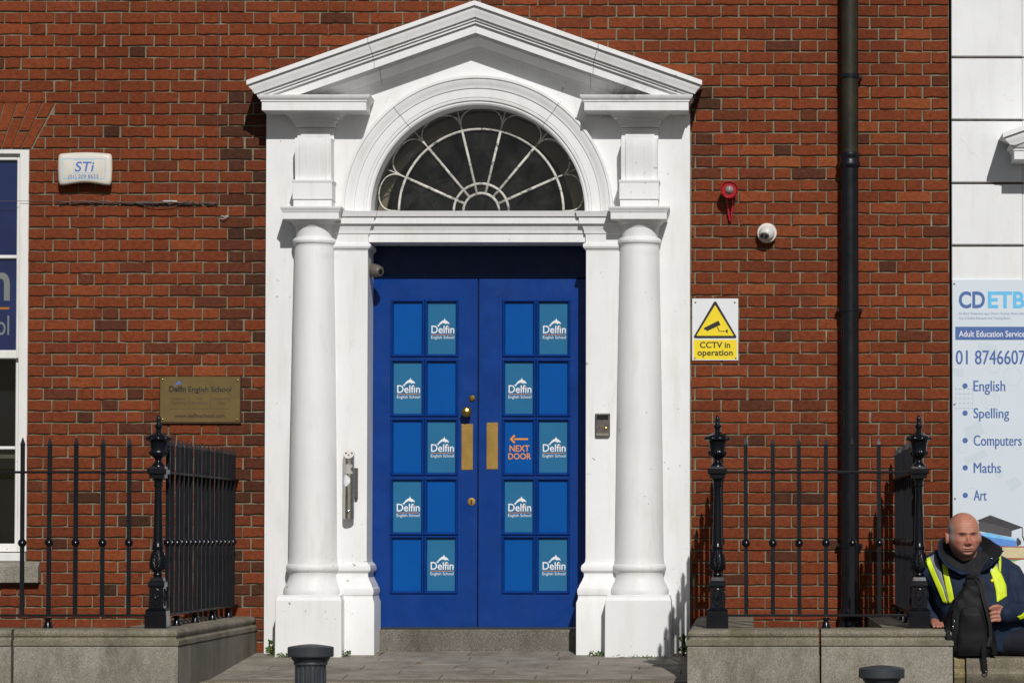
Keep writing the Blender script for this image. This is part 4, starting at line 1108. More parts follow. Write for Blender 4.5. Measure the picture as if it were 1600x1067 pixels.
# small grey camera under the lintel
lc = tag(empty('bullet_camera', (PX(588, .08), .05, PZ(432, .05))), 'small grey camera tucked under the lintel left of the blue door', 'camera')
m = MB(); p0 = Vector((XC-.69, .02, PZ(421,.02))); d = Vector((.62, -.55, -.16)).normalized()
m2 = [p0, p0+d*.02, p0+d*.075, p0+d*.105, p0+d*.113]; rr = [.036, .042, .041, .034, .026]
ax = d.cross(Vector((0,0,1))).normalized(); up = ax.cross(d)
m.rings([[tuple(p+ax*r*math.cos(t)+up*r*math.sin(t)) for t in lin(0, 2*math.pi, 24, endpoint=False)] for p, r in zip(m2, rr)]); m.build('body', M['camgrey'], lc, smooth=35)
m = MB(); p = p0+d*.114
m.rings([[tuple(p+d*o+ax*r*math.cos(t)+up*r*math.sin(t)) for t in lin(0, 2*math.pi, 20, endpoint=False)] for o, r in ((0,.017),(.003,.015),(.001,.010))]); m.build('lens', M['lens'], lc)
# door entry panel on the right pilaster
ip = tag(empty('entry_panel', (PX(941, -.13), -.12, PZ(681, -.12))), 'small dark entry panel with button on the right white pilaster', 'intercom')
Y = -.135; 
MB().bbox(PX(930,Y), PX(953,Y), Y, -.1095, PZ(681,Y), PZ(645.5,Y), .004).build('case', M['steel_dark'], ip, bevel=.002)
MB().box(PX(932.5,Y), PX(950.3,Y), Y-.0015, Y+.001, PZ(655.5,Y), PZ(648,Y)).build('screen', M['lens'], ip)
MB().bbox(PX(931.5,Y), PX(951.5,Y), Y-.006, Y+.001, PZ(680.5,Y), PZ(676.5,Y), .002).build('lower_trim', M['steel'], ip)
MB().lathe_y(PX(946.3,Y), PZ(669.5,Y), [(.004,Y-.006),(.009,Y-.004),(.010,Y+.001)], 16).build('button', M['brassknob'], ip, smooth=40)
# steel tube on the left pilaster
st = tag(empty('cigarette_bin', (PX(545, -.15), -.14, PZ(811, -.15))), 'upright polished steel tube bin with slanted top on the left white pilaster', 'wall bin')
Yc = -.158; cx = PX(545.4, Yc); r = 8.7/SC(Yc)
m = MB(); n = 32; zb, zt = PZ(810.5, Yc), PZ(709, Yc); rs = []
bot = [(cx+r*math.cos(a), Yc+r*math.sin(a), zb) for a in lin(0, 2*math.pi, n, endpoint=False)]
top = [(p[0], p[1], zt+(p[1]-Yc)*1.0) for p in bot]
m.rings([bot, top]); m.build('tube', M['steel'], st, smooth=40)
m = MB(); tn = [(cx+(p[0]-cx)*.96, Yc+(p[1]-Yc)*.96-.0015, zt+(p[1]-Yc)*.96+.0015) for p in bot]
tn2 = [(p[0], p[1]-.0022, p[2]+.0022) for p in tn]; m.rings([tn, tn2]); m.build('slanted_plate', M['dome'], st)
for a, b, mt in ((-.018, .0, 'lens'), (.018, .0, 'lens'), (0, -.012, 'brassknob')):
    c = Vector((cx+a, Yc+b-.004, zt+b+.004)); 
    MB().lathe_y(c.x, c.z, [(.003, c.y-.004), (.006, c.y-.002), (.006, c.y+.003)], 10).build('hole', M[mt], st)
def patch(y0, y1, a0, a1, nm, mt, fn=None):
    m = MB(); rows_ = []
    for yy in lin(y0, y1, 10):
        w = fn((yy-y0)/(y1-y0)) if fn else 1
        mid = (a0+a1)/2; rows_.append([(cx+r*1.012*math.cos(mid+(a-mid)*w), Yc+r*1.012*math.sin(mid+(a-mid)*w), PZ(yy, Yc-r)) for a in lin(a0, a1, 10)])
    v = [p for q in rows_ for p in q]; f = [(i*10+j, i*10+j+1, (i+1)*10+j+1, (i+1)*10+j) for i in range(9) for j in range(9)]
    m.add(v, f); m.build(nm, M[mt], st, recalc=False, smooth=True)
patch(741, 760, R(200), R(292), 'round_sticker', 'white_ink', lambda t: max(.05, math.sin(math.pi*(.02+.96*t))))
patch(725, 740, R(215), R(320), 'torn_sticker', 'wire_pale', lambda t: .75+.25*math.sin(9*t))
MB().lathe_y(cx, PZ(799, Yc-r), [(.006,Yc-r-.010),(.011,Yc-r-.008),(.012,Yc-r+.004)], 16).build('lock', M['steel'], st, smooth=40)
MB().bbox(PX(553.5,-.14), PX(559,-.14), -.148, -.1095, PZ(778,-.14), PZ(731,-.14), .003).build('bracket', M['steel_dark'], st)
MB().box(cx-.02, cx+.02, -.125, -.1095, PZ(800,-.14), PZ(720,-.14)).build('back_plate', M['steel_dark'], st)

# old cables on the wall
ca = tag(empty('cable_bundle', (PX(215, -.01), -.01, PZ(320, 0))), 'tangled old grey cable clipped along the bricks below the alarm box', 'cable')
wl = random.Random(5)
def wob(px0, px1, y0, y1, amp, n, yy=-.012):
    return [(PX(px0+(px1-px0)*t, yy), yy-wl.uniform(0, .006), PZ(y0+(y1-y0)*t+amp*wl.uniform(-1, 1), yy)) for t in lin(0, 1, n)]
MB().tube(wob(91, 338, 315, 317, .9, 40), .0035, 6).build('strand', M['wire'], ca, smooth=True)
MB().tube(wob(91, 335, 317.5, 319, 1.1, 40), .0028, 6).build('strand', M['wire_dark'], ca, smooth=True)
MB().tube(wob(208, 300, 317, 316, 2.0, 22, -.018), .004, 6).build('strand', M['wire'], ca, smooth=True)
MB().tube([(PX(208+82*t,-.02), -.02, PZ(317+7*math.sin(math.pi*t), -.02)) for t in lin(0,1,20)], .0022, 6).build('strand', M['wire_dark'], ca, smooth=True)
MB().tube(wob(252, 275, 315, 315, .4, 6, -.022), .0062, 8).build('joint', M['wire_pale'], ca, smooth=True)
for p in (91, 236, 292, 310, 323, 336):
    m = MB().tube([(PX(p,-.01), -.001, PZ(316.5,-.01)), (PX(p,-.02), -.024, PZ(316.5,-.02))], .003, 6); m.tube([(PX(p,-.02), -.022, PZ(313,-.02)), (PX(p+1,-.02), -.022, PZ(320,-.02))], .0032, 6); m.build('clip', M['wire_dark'], ca)
w = MB().tube([(PX(-330,-.006), -.006, PZ(314,-.006)), (PX(0,-.006), -.006, PZ(314.2,-.006)), (PX(91,-.008), -.008, PZ(314.6,-.008))], .0016, 5).build('thin_wire', M['wire']); tag(w, 'thin grey wire running sideways across the window to the cable tangle', 'wire')
w = MB().tube([(PX(338.5,-.006), -.006, PZ(-140,-.006)), (PX(337.2,-.006), -.006, PZ(150,-.006)), (PX(337,-.008), -.008, PZ(312,-.008))], .0016, 5).build('thin_wire', M['wire']); tag(w, 'thin grey wire hanging straight down the bricks left of the pediment', 'wire')
hk = MB().tube([(PX(347+dx,-.012), -.012+dy, PZ(340+dz,-.012)) for dx, dz, dy in ((-4,3,.01),(-5,0,0),(-2,-2.5,-.01),(2,-1,-.01),(6,-3,0),(8,-3.5,-.004),(6,0,-.01),(1,2.5,-.012),(-2,3,0),(-4.5,1,.004))], .0028, 6).build('wire_hook', M['wire_pale'], smooth=True); tag(hk, 'small twisted pale wire hook in the brickwork near the doorcase', 'hook')

# the education board next door
bd = tag(empty('notice_board', (PX(1580, -.045), -.04, PZ(870, -.04))), 'pale blue adult education board listing English to Art, above the seated man', 'sign')
Y = -.046
MB().bbox(PX(1488.5,Y), PX(1700,Y), Y, -.0335, PZ(985,Y), PZ(437,Y), .001).build('panel', M['board'], bd)
y1 = Y-.0005
class _PM:
    def flat(s, *a, **k): MB().flat(*a, **k).build('pale_picture', M['pale_ink'], bd, recalc=False)
pm = _PM()
def pring(cx, cy, r, w):
    o = [(PX(cx+r*math.cos(a),Y), PZ(cy+r*math.sin(a),Y)) for a in lin(0, -2*math.pi, 24, endpoint=False)]
    i = [(PX(cx+(r-w)*math.cos(a),Y), PZ(cy+(r-w)*math.sin(a),Y)) for a in lin(0, 2*math.pi, 24, endpoint=False)]
    pm.flat(o, y1, 0, holes=[i])
for a in ((1582,588,15,1.2),(1553,573,10,1),(1548,625,15,1.5),(1548,625,9,1.2),(1596,545,9,1),(1562,740,7,6),(1518,770,9,1.2),(1590,690,12,1.2),(1505,700,8,1)): pring(*a)
for k in range(5):
    pm.flat(rect(1493+k*6.5, 1494+k*6.5, 606, 640, Y), y1); pm.flat(rect(1493, 1520, 607+k*7.5, 608+k*7.5, Y), y1)
for q in ([(1506,668),(1533,657),(1538,676),(1510,688)], [(1528,535),(1560,540),(1557,556),(1530,552)], [(1505,715),(1538,702),(1544,712),(1509,726)], [(1572,752),(1588,744),(1597,757),(1580,768)], [(1490,575),(1506,575),(1506,587),(1490,587)]): pm.flat(qpts(Y, q), y1)
y2 = .001
BI = [M['navy_ink'], M['sky_ink'], M['white_ink'], simple('grey_blue_print', (.22,.28,.38), .45, bump=0)]
def line_(nm, *a):
    q = MB(); a = list(a); mi = a[7] if len(a) > 7 else 0; text_px(q, *a[:7], 0, *a[8:]); q.build(nm, BI[mi], bd, recalc=False)
line_('lettering', 'CD', 1498.5, 1539.5, 456.5, 480.5, Y, y2, 0, .03); line_('lettering', 'ETB', 1544, 1602, 456.5, 480.5, Y, y2, 1, .03)
line_('small_print', 'An Bord Oideachais agus Oili\u00fana Chathair Bhaile \u00c1tha Cliath', 1498.5, 1614, 488, 491.6, Y, y2, 3); line_('small_print', 'City of Dublin Education and Training Board', 1498.5, 1579, 495, 498.8, Y, y2, 3)
MB().flat(rect(1493, 1690, 510.5, 531, Y), Y-y2).build('blue_band', BI[0], bd, recalc=False)
line_('lettering', 'Adult Education Service', 1498.5, 1602, 517, 526.2, Y, y2+.0005, 2, .008)
for t, xa_, xb_ in (('01', 1493.5, 1512.5), ('8746607', 1523.5, 1603)):
    q = MB(); text_px(q, t, xa_, xb_-.7, 547.5, 569, Y, y2); text_px(q, t, xa_+.7, xb_, 547.5, 569, Y, y2+.0003); q.build('phone_number', BI[0], bd, recalc=False)
for t, xe, yt, yb in (('English', 1571, 594.5, 611), ('Spelling', 1577, 637.5, 653), ('Computers', 1596.5, 680, 696), ('Maths', 1564, 722.5, 738.5), ('Art', 1541.5, 765.5, 781.5)):
    q = MB(); text_px(q, t, 1521, xe-.6, yt, yb, Y, y2); text_px(q, t, 1521.7, xe, yt, yb, Y, y2+.0003); q.build('lettering', BI[0], bd, recalc=False)
    cx, cy = 1508, (yt+yb)/2
    MB().flat([(PX(cx+4.2*math.cos(a),Y), PZ(cy+4.2*math.sin(a),Y)) for a in lin(0, -2*math.pi, 18, endpoint=False)], Y-y2).build('bullet_dot', BI[0], bd, recalc=False)
# printed picture of a cap on books at the foot of the board
m = MB(); L = lambda k: Y-.001-.0003*k
m.flat(qpts(Y, [(1540,852),(1700,855),(1700,872),(1540,871)]), L(0), 3); m.flat(qpts(Y, [(1540,852),(1700,855),(1700,857),(1540,854)]), L(1), 4)
m.flat(qpts(Y, [(1540,871),(1700,872),(1700,874.5),(1540,873.5)]), L(1), 4); m.flat(qpts(Y, [(1540,873.5),(1700,874.5),(1700,876.5),(1540,876)]), L(1), 5)
m.flat(qpts(Y, [(1540,876),(1700,876.5),(1700,900),(1540,900)]), L(0), 3)
m.flat(qpts(Y, [(1583,884),(1587,876),(1596,874),(1700,874),(1700,896),(1586,894)]), L(2), 6)
m.flat(qpts(Y, [(1528,832.5),(1545,832),(1586,841.5),(1588,846),(1587,853.5),(1560,852.5),(1540,846)]), L(2), 2); m.flat(qpts(Y, [(1528,832.5),(1545,832),(1586,841.5),(1588,845),(1560,841),(1540,838)]), L(3), 7)
m.flat(qpts(Y, [(1588,841),(1590,839.5),(1595,845),(1595,850),(1588,853)]), L(3), 1)
m.flat(qpts(Y, [(1526,813),(1547,804.5),(1598,823.5),(1581,828.5),(1560,820.5)]), L(4), 1); m.flat(qpts(Y, [(1529,811),(1560,816),(1581,825),(1580,838.5),(1550,833),(1528,829)]), L(3), 0)
m.flat(qpts(Y, [(1596.5,824),(1597.7,824),(1598,836),(1601,846),(1600,847),(1596.8,838)]), L(5), 1)
m.build('printed_picture', [simple('cap_grey', (.075,.070,.078), .5, bump=0), simple('cap_dark', (.040,.038,.045), .5, bump=0), simple('scroll_blue', (.10,.26,.66), .5, bump=0), simple('book_cream', (.62,.53,.31), .5, bump=0), simple('book_red', (.33,.08,.035), .5, bump=0), simple('book_green', (.10,.30,.15), .5, bump=0), M['plate'], simple('scroll_light', (.20,.52,.83), .5, bump=0)], bd, recalc=False)
for a, b in ((1491.5, 443.5), (1491.3, 631.5), (1492, 778.5)):
    MB().lathe_y(PX(a,Y), PZ(b,Y), [(.003,Y-.004),(.006,Y-.003),(.006,Y-.0002)], 10).build('screw', M['steel_dark'], bd)

# ------------------------------------------------------------------ bollards on the footpath
def bollard(px_, py_top, label, h0):
    Yb = -DIST + FPX/320.0
    X, zt = P(px_, py_top, Yb); k = 1/320.0
    root = tag(empty('bollard', (X, Yb, 0)), label, 'bollard', 'bollards along the pavement edge')
    cap = [(.5, zt), (14*k, zt-1.0*k), (28*k, zt-3.0*k), (34.5*k, zt-4.4*k), (35.8*k, zt-5.6*k), (35.8*k, zt-18.5*k), (34.8*k, zt-20*k), (30*k, zt-20.5*k)]
    cap[0] = (.002, zt)
    MB().lathe(X, Yb, cap, 40).build('cap', M['bollard'], root, smooth=25)
    MB().lathe(X, Yb, [(30*k, zt-20.5*k), (30*k, zt-22*k), (28.5*k, zt-25*k), (25.5*k, zt-28*k), (26.2*k, zt-29.5*k), (26*k, zt-32*k), (24*k, zt-33.5*k)], 40).build('neck', M['bollard'], root, smooth=30)
    n = 96
    MB().lathe(X, Yb, [(23.8*k, zt-33.5*k), (24*k, zt-36*k), (24.4*k, zt-40*k), (24.8*k, zt-.4), (26*k, .24), (26*k, .22)], n, 0, lambda q, i: (-.085*max(0, math.sin(i*2*math.pi*16/n))**.7 if 0 < q < 5 else 0)).build('fluted_shaft', M['bollard'], root, smooth=50)
    MB().lathe(X, Yb, [(28*k, .22), (34*k, .20), (36*k, .17), (36*k, .02), (38*k, 0)], 40).build('base', M['bollard'], root, smooth=30)
bollard(485.5, 1005.5, 'grey fluted bollard top in front of the left column', 0)
bollard(1377.5, 1038.5, 'grey bollard cap in front of the right plinth wall', 0)

# ------------------------------------------------------------------ weeds and leaves
def weed(label, px_, py_, Y, h, n, spread, size, seed, grp='weeds at the foot of the doorcase'):
    r = random.Random(seed); X, _ = P(px_, py_, Y); z0 = floor_z(Y)
    root = tag(empty('weed', (X, Y, z0)), label, 'plant', grp)
    lf = MB(); stm = MB()
    for k in range(n):
        t = r.random(); hz = h*t**.7; sp = spread*(1-.35*t)
        c = Vector((X+r.uniform(-sp, sp), Y+r.uniform(-sp*.5, sp*.4)-.005, z0+max(.004, hz+r.uniform(-.008, .008))))
        d = Vector((r.uniform(-1,1), r.uniform(-1,.3), r.uniform(-.2,1))).normalized(); s = size*r.uniform(.6, 1.25)
        a = d.cross(Vector((r.uniform(-.3,.3), 1, r.uniform(-.5,.5)))).normalized(); nn = d.cross(a)*s*.2
        v = [c, c+d*s*.5+a*s*.36+nn, c+d*s*1.0+a*.1*s, c+d*s*.5-a*s*.36+nn, c+d*s*.55-nn*.4]
        lf.add(v, [(0,1,4),(1,2,4),(2,3,4),(3,0,4)])
        if k % 4 == 0: stm.tube([(X+r.uniform(-sp,sp)*.4, Y, z0-.002), tuple(c)], .0012, 4)
    lf.build('leaves', M['leaf'], root, recalc=False); stm.build('stems', M['leaf'], root)
weed('taller green weed between the left plinth wall and the left column', 423, 1015, -.20, .085, 46, .024, .022, 1)
weed('low green weed sprouting at the left foot of the left column', 443, 1020, -.33, .018, 40, .045, .014, 2)
weed('low green weed between the left column plinth and pilaster', 537, 1020, -.24, .032, 60, .055, .015, 3)
weed('dark weed in the corner right of the right column', 1068, 1015, -.22, .11, 60, .022, .022, 4)
weed('low grass tuft beside the right pilaster foot', 930, 1022, -.22, .022, 50, .05, .014, 5)
weed('thin strip of weeds along the foot of the right column', 995, 1024, -.335, .010, 45, .17, .009, 6)
dl = MB(); X, _ = P(655, 1036, -.75); z0 = floor_z(-.75)+.004
pts = [(X-.022,-.75,z0),(X-.010,-.762,z0+.006),(X+.006,-.765,z0+.010),(X+.020,-.755,z0+.004),(X+.024,-.742,z0+.001),(X+.004,-.735,z0+.004),(X-.012,-.738,z0+.003)]
lf = MB().add(pts+[(p[0],p[1],p[2]-.001) for p in pts], [tuple(range(7)), tuple(range(13,6,-1))] + [(i,(i+1)%7,7+(i+1)%7,7+i) for i in range(7)]).build('fallen_leaf', M['deadleaf']); tag(lf, 'small orange fallen leaf lying on the porch floor', 'leaf')
# ------------------------------------------------------------------ the seated man
def V3(px_, py_, Y):
    x, z = P(px_, py_, Y); return Vector((x, Y, z))
def sphere_mesh(c, rx, ry, rz, nu=28, nv=18):
    m = MB(); rs = []
    for i in range(1, nv):
        t = math.pi*i/nv
        rs.append([(c[0]+rx*math.sin(t)*math.cos(a), c[1]+ry*math.sin(t)*math.sin(a), c[2]+rz*math.cos(t)) for a in lin(0, 2*math.pi, nu, endpoint=False)])
    m.rings(rs); return m
def capsule(m, pts, n=20):
    """pts: (Vector, radius); closed tapered tube with round ends"""
    q = []
    for i in range(len(pts)-1):
        (a, ra), (b, rb) = pts[i], pts[i+1]
        for t in lin(0, 1, 7)[: (7 if i == len(pts)-2 else 6)]: q.append((a.lerp(b, t), ra+(rb-ra)*t))
    d0 = (q[0][0]-q[1][0]).normalized(); d1 = (q[-1][0]-q[-2][0]).normalized()
    pre = [(q[0][0]+d0*q[0][1]*math.sin(a), q[0][1]*math.cos(a)) for a in (1.45, 1.1, .7, .35)]
    post = [(q[-1][0]+d1*q[-1][1]*math.sin(a), q[-1][1]*math.cos(a)) for a in (.35, .7, 1.1, 1.45)]
    q = pre+q+post; rs = []; up = Vector((.21, .93, .3)).normalized()
    for i, (p, r) in enumerate(q):
        t = (q[min(i+1, len(q)-1)][0]-q[max(i-1, 0)][0]).normalized(); a = t.cross(up).normalized(); b = t.cross(a)
        rs.append([tuple(p+a*r*math.cos(w)+b*r*math.sin(w)) for w in lin(0, 2*math.pi, n, endpoint=False)])
    m.rings(rs)
def loft(m, rings_, n=36):
    rs = []
    for (c, hw, hd) in rings_:
        rs.append([(c.x+hw*math.copysign(abs(math.cos(a))**.85, math.cos(a)), c.y+hd*math.copysign(abs(math.sin(a))**.85, math.sin(a)), c.z) for a in lin(0, 2*math.pi, n, endpoint=False)])
    m.rings(rs)
def remeshed(m, voxel, smooth=2):
    me = bpy.data.meshes.new('t'); me.from_pydata(m.v, [], m.f)
    b = bmesh.new(); b.from_mesh(me); bmesh.ops.recalc_face_normals(b, faces=b.faces); b.to_mesh(me); b.free()
    ob = bpy.data.objects.new('t', me); col.objects.link(ob)
    md = ob.modifiers.new('r', 'REMESH'); md.mode = 'VOXEL'; md.voxel_size = voxel
    if smooth: sm = ob.modifiers.new('s', 'SMOOTH'); sm.iterations = smooth; sm.factor = .5
    dg = bpy.context.evaluated_depsgraph_get(); ev = ob.evaluated_get(dg); em = ev.to_mesh()
    nv = len(em.vertices); co = np.empty(nv*3); em.vertices.foreach_get('co', co); co = co.reshape(-1, 3)
    no = np.empty(nv*3); em.vertices.foreach_get('normal', no); no = no.reshape(-1, 3)
    f = [tuple(p.vertices) for p in em.polygons]
    ev.to_mesh_clear(); bpy.data.objects.remove(ob)
    return co.copy(), no.copy(), f
G = lambda x, m, s: np.exp(-((x-m)/s)**2)

HC = V3(1505.8, 836.5, -2.44)                       # middle of the head
YAW, TILT = R(9), R(-2)
def head_mesh():
    nu, nv = 260, 210; f = []
    th = np.linspace(0.015, math.pi-.015, nv)[:, None]; ph = np.linspace(0, 2*math.pi, nu, endpoint=False)[None, :]
    z = np.cos(th)*np.ones_like(ph); cp, sp = np.cos(ph)*np.ones_like(th), np.sin(ph)*np.ones_like(th)
    r2 = np.sqrt(np.clip(1-np.abs(z)**2, 0, 1)); rtop = np.sqrt(np.clip(1-np.abs(z)**2.7, 0, 1)); rlow = np.sqrt(np.clip(1-np.abs(z)**4.2, 0, 1))
    up = z > 0
    X = .0815*np.where(up, rtop, r2)*np.sign(cp)*np.abs(cp)**.88; Z = .119*z
    Yv = .100*np.where(up, rtop, np.where(sp < 0, rlow, r2))*np.sign(sp)*np.abs(sp)**.96
    jaw = np.clip((-Z-.03)/.09, 0, 1); X *= 1-.10*jaw**1.5
    ax = np.abs(X)
    X += np.clip(X/.05, -1, 1)*(.0020*G(Z, -.045, .025) - .003*G(Z, .015, .02))*(sp < .4)                 # jowls, temples
    X *= 1+.05*jaw*(sp < 0)
    Yv += .014*np.clip(Z, 0, 1)/.119*(sp > 0)
    front = np.clip(-sp, 0, 1)**.5
    ax = np.abs(X); d = np.zeros_like(X)
    d += .021*G(X, 0, .0125)*G(Z, -.0385, .0125) + .015*G(X, 0, .0085)*G(Z, -.018, .016) + .0105*G(ax, .0135, .0065)*G(Z, -.0425, .0075)      # nose, wings
    d -= .007*G(X, 0, .016)*G(Z, -.0535, .0050) ; d -= .004*G(ax, .022, .004)*G(Z, -.042, .009)
    d += .0100*G(ax, .027, .021)*G(Z, .0165-.12*np.clip(.026-ax, 0, 1), .0062) + .004*G(X, 0, .010)*G(Z, .013, .008)                          # frowning brow
    d -= .0010*G(ax, .0065, .0030)*G(Z, .018, .007)                                                                                         # frown lines
    d -= .0015*G(Z, .040, .0016)*G(ax, 0, .034) + .0015*G(Z, .052, .0016)*G(ax, 0, .032)
    d -= .0165*G(ax, .0325, .0155)*G(Z, .0015, .0085)                                                                                       # sockets
    d += .0075*G(ax, .0335, .0105)*G(Z, .0005, .0058)                                                                                       # eyeballs
    d -= .0038*G(ax, .0335, .0120)*G(Z, -.0002-6*(ax-.0335)**2, .0012)                                                                      # slit between the lids
    d -= .0022*G(ax, .0335, .0135)*G(Z, -.0135+9*(ax-.0335)**2, .0016); d += .0022*G(ax, .0335, .014)*G(Z, -.0095, .003)                    # bags
    d += .0065*G(ax, .046, .018)*G(Z, -.027, .014)                                                                                          # cheekbones
    d -= .0058*G(ax, .0255-.42*(Z+.045), .0030)*G(Z, -.058, .015)                                                                           # folds to the mouth
    d += .0065*G(X, 0, .022)*G(Z, -.0660, .0055) + .0070*G(X, 0, .018)*G(Z, -.0765, .0050)                                                   # lips
    d -= .0055*G(X, 0, .020)**.6*G(Z, -.0708-2.0*ax**2, .0017)
    d -= .0065*G(X, 0, .020)*G(Z, -.0850, .0050)
    d += .0120*G(X, 0, .024)*G(Z, -.1000, .0120); d -= .002*G(X, 0, .0025)*G(Z, -.102, .008)
    d += .005*G(ax, .040, .014)*G(Z, -.075, .018)
    Yv -= d*front
    v = np.stack([X, Yv, Z], -1).reshape(-1, 3)
    for i in range(nv-1):
        for j in range(nu): k = (j+1) % nu; f.append((i*nu+j, (i+1)*nu+j, (i+1)*nu+k, i*nu+k))
    f.append(tuple(range(nu-1, -1, -1))); f.append(tuple((nv-1)*nu+j for j in range(nu)))
    return v, f
rotm = (Matrix.Rotation(YAW, 3, 'Z') @ Matrix.Rotation(TILT, 3, 'Y'))
RM = np.array(rotm)
man_seat = V3(1545, 1024, -2.33)
man = tag(empty('person', (man_seat.x, -2.30, SEAT)), 'seated balding man in navy jacket with yellow hi-vis straps, backpack before him', 'person')
bm_ = MB()
hv, hf = head_mesh(); hv = (hv*1.05) @ RM.T + np.array(HC)
def HL(x, y, z): return Vector(RM @ np.array((x, y, z))) + HC
for s in (-1, 1):                                                          # ears
    e = MB(); rs = []
    for k, (t, r) in enumerate(((-.020, .55), (-.004, .88), (.009, 1.0), (.017, .86))):
        rs.append([tuple(HL(s*(.0875+t*.75), .012+.017*r*math.cos(a)+(t*.5), -.012+.031*r*math.sin(a)+.004*math.cos(a))) for a in lin(0, 2*math.pi, 18, endpoint=False)])
    bm_.rings(rs)
capsule(bm_, [(HL(0, .025, -.05), .066), (V3(1511, 884, -2.36), .074), (V3(1514, 900, -2.34), .085)])
JR = [(862, 1509, .085, .08, -2.34), (870, 1510, .165, .105, -2.33), (879, 1512, .225, .125, -2.33), (893, 1515, .25, .145, -2.34), (915, 1518, .248, .155, -2.35), (942, 1526, .236, .165, -2.36), (970, 1536, .226, .17, -2.36), (996, 1545, .222, .175, -2.35), (1017, 1549, .205, .165, -2.33)]
def jrings(sh): return [(V3(cx, py, Y), hw-sh, hd-sh) for py, cx, hw, hd, Y in reversed(JR)]
loft(bm_, jrings(.03))
RA = [(V3(1452, 889, -2.34), .074), (V3(1437, 940, -2.27), .062), (V3(1459, 969, -2.34), .046)]
LA = [(V3(1580, 902, -2.36), .074), (V3(1610, 957, -2.42), .066), (V3(1573, 959, -2.565), .050)]
for arm in (RA, LA): capsule(bm_, [(p, r*.62) for p, r in arm])
# his left hand, fingers curled over the edge of the bag
def finger(m, pts, r0, r1):
    n = len(pts); capsule(m, [(p, r0+(r1-r0)*i/(n-1)) for i, p in enumerate(pts)], 12)
palm = MB()
loft_pts = [V3(1569, 960, -2.575), V3(1563, 958.5, -2.585)]
capsule(bm_, [(V3(1574, 960, -2.565), .030), (V3(1566, 958.5, -2.58), .031)])
for (ky, kr) in ((951.5, .0165), (957, .0175), (962.5, .017), (967.5, .0155)):
    capsule(bm_, [(V3(1568, 959, -2.585), .018), (V3(1560.5, ky, -2.60), kr*.85)], 12)
for (ky, tx, ty, r0) in ((950.6, 1546.5, 953.2, .0095), (957, 1544.8, 959.5, .0096), (963.3, 1546, 965.4, .0093), (969, 1548.5, 970.6, .0084)):
    finger(bm_, [V3(1561.5, ky, -2.602), V3(1554.5, ky-.3, -2.618), V3(1549, (ky+ty)/2, -2.617), V3(tx, ty, -2.600)], r0, r0*.82)
finger(bm_, [V3(1566, 950, -2.59), V3(1559, 946.6, -2.612), V3(1552, 947.5, -2.624), V3(1546.8, 950.6, -2.622)], .0118, .0090)
# his right hand flat on the coping behind the post
capsule(bm_, [(V3(1459, 972, -2.36), .030), (V3(1463, 978, -2.42), .032)])
for k, (dx, dl) in enumerate(((-9, .07), (-3.5, .083), (2, .080), (7.5, .066))):
    b0 = V3(1463+dx*.75, 979, -2.43); zt = CTOP+.011
    b0.z = max(b0.z, zt+.012); tip = Vector((b0.x+dx*.0006+.012, b0.y-dl, zt))
    finger(bm_, [b0, b0.lerp(tip, .45)+Vector((0, 0, .010)), b0.lerp(tip, .8)+Vector((0, 0, .003)), tip], .0105, .0085)
finger(bm_, [V3(1470, 976, -2.38), V3(1474.5, 981, -2.40), Vector((V3(1477, 984, -2.43).x, -2.43, CTOP+.011))], .012, .0095)
LEGS = [[(V3(1540, 1004, -2.37), .080), (V3(1668, 1000, -2.62), .066), (V3(1676, 1120, -2.70), .050)],
        [(V3(1552, 1004, -2.27), .080), (V3(1700, 1000, -2.40), .066), (V3(1714, 1118, -2.52), .050)]]
for lg in LEGS: capsule(bm_, [(p, r*.8) for p, r in lg])
co, no, fc_ = remeshed(bm_, .0031, 1)
nb = len(co); co = np.concatenate([co, hv]); fc_ = fc_ + [tuple(nb+i for i in q) for q in hf]
# skin colours: hair, brows, lips, stubble, and shade painted into sockets, creases and nostrils
loc = (co-np.array(HC)) @ RM / 1.05
x, y, z = loc[:, 0], loc[:, 1], loc[:, 2]; ax = np.abs(x); ishead = (z > -.135) & (np.abs(x) < .105) & (np.abs(y) < .14)
skin = np.array((.44, .195, .128)); c = np.tile(skin, (len(co), 1))
def blend(mask, colr):
    global c
    mk = np.clip(mask, 0, 1)[:, None]; c = c*(1-mk)+np.array(colr)*mk
fr = (y < 0)*ishead
blend(.55*G(x, 0, .016)*G(z, -.038, .02)*fr, (.47, .105, .08)); blend(.40*G(ax, .045, .02)*G(z, -.032, .022)*fr, (.47, .13, .09))
blend(.35*G(z, .065, .04)*fr, (.52, .20, .12))
blend(.50*(np.clip((-z-.050)/.025, 0, 1))*fr, (.31, .165, .125))                                   # stubble
hairline = ishead*np.clip((ax-.0605-.05*np.clip(z-.05, 0, 1))/.009, 0, 1)*np.clip((z+.030)/.015, 0, 1)*np.clip((.098-z)/.05, 0, 1)
back = ishead*np.clip((y-.02)/.02, 0, 1)*np.clip((.075-z)/.03, 0, 1)
isear = (ax > .0765)*(y > -.01)*(y < .05)*(z > -.05)*(z < .025)
nzv = np.array([noise.noise(Vector(p)*160) for p in co[:]]) if len(co) < 400000 else np.zeros(len(co))
blend(np.clip(np.maximum(hairline, back), 0, 1)*(1-isear)*(.72+.25*nzv), (.44, .41, .39))
blend(.70*G(ax, .030, .019)*G(z, .0165-.16*np.clip(.028-ax, 0, 1)-.10*np.clip(ax-.038, 0, 1), .0030)*fr*(.8+.5*nzv), (.17, .11, .085))      # brows
blend(.45*G(ax, .030, .020)*G(z, .004, .0075)*fr, (.24, .10, .07))  # shade painted into the eye sockets
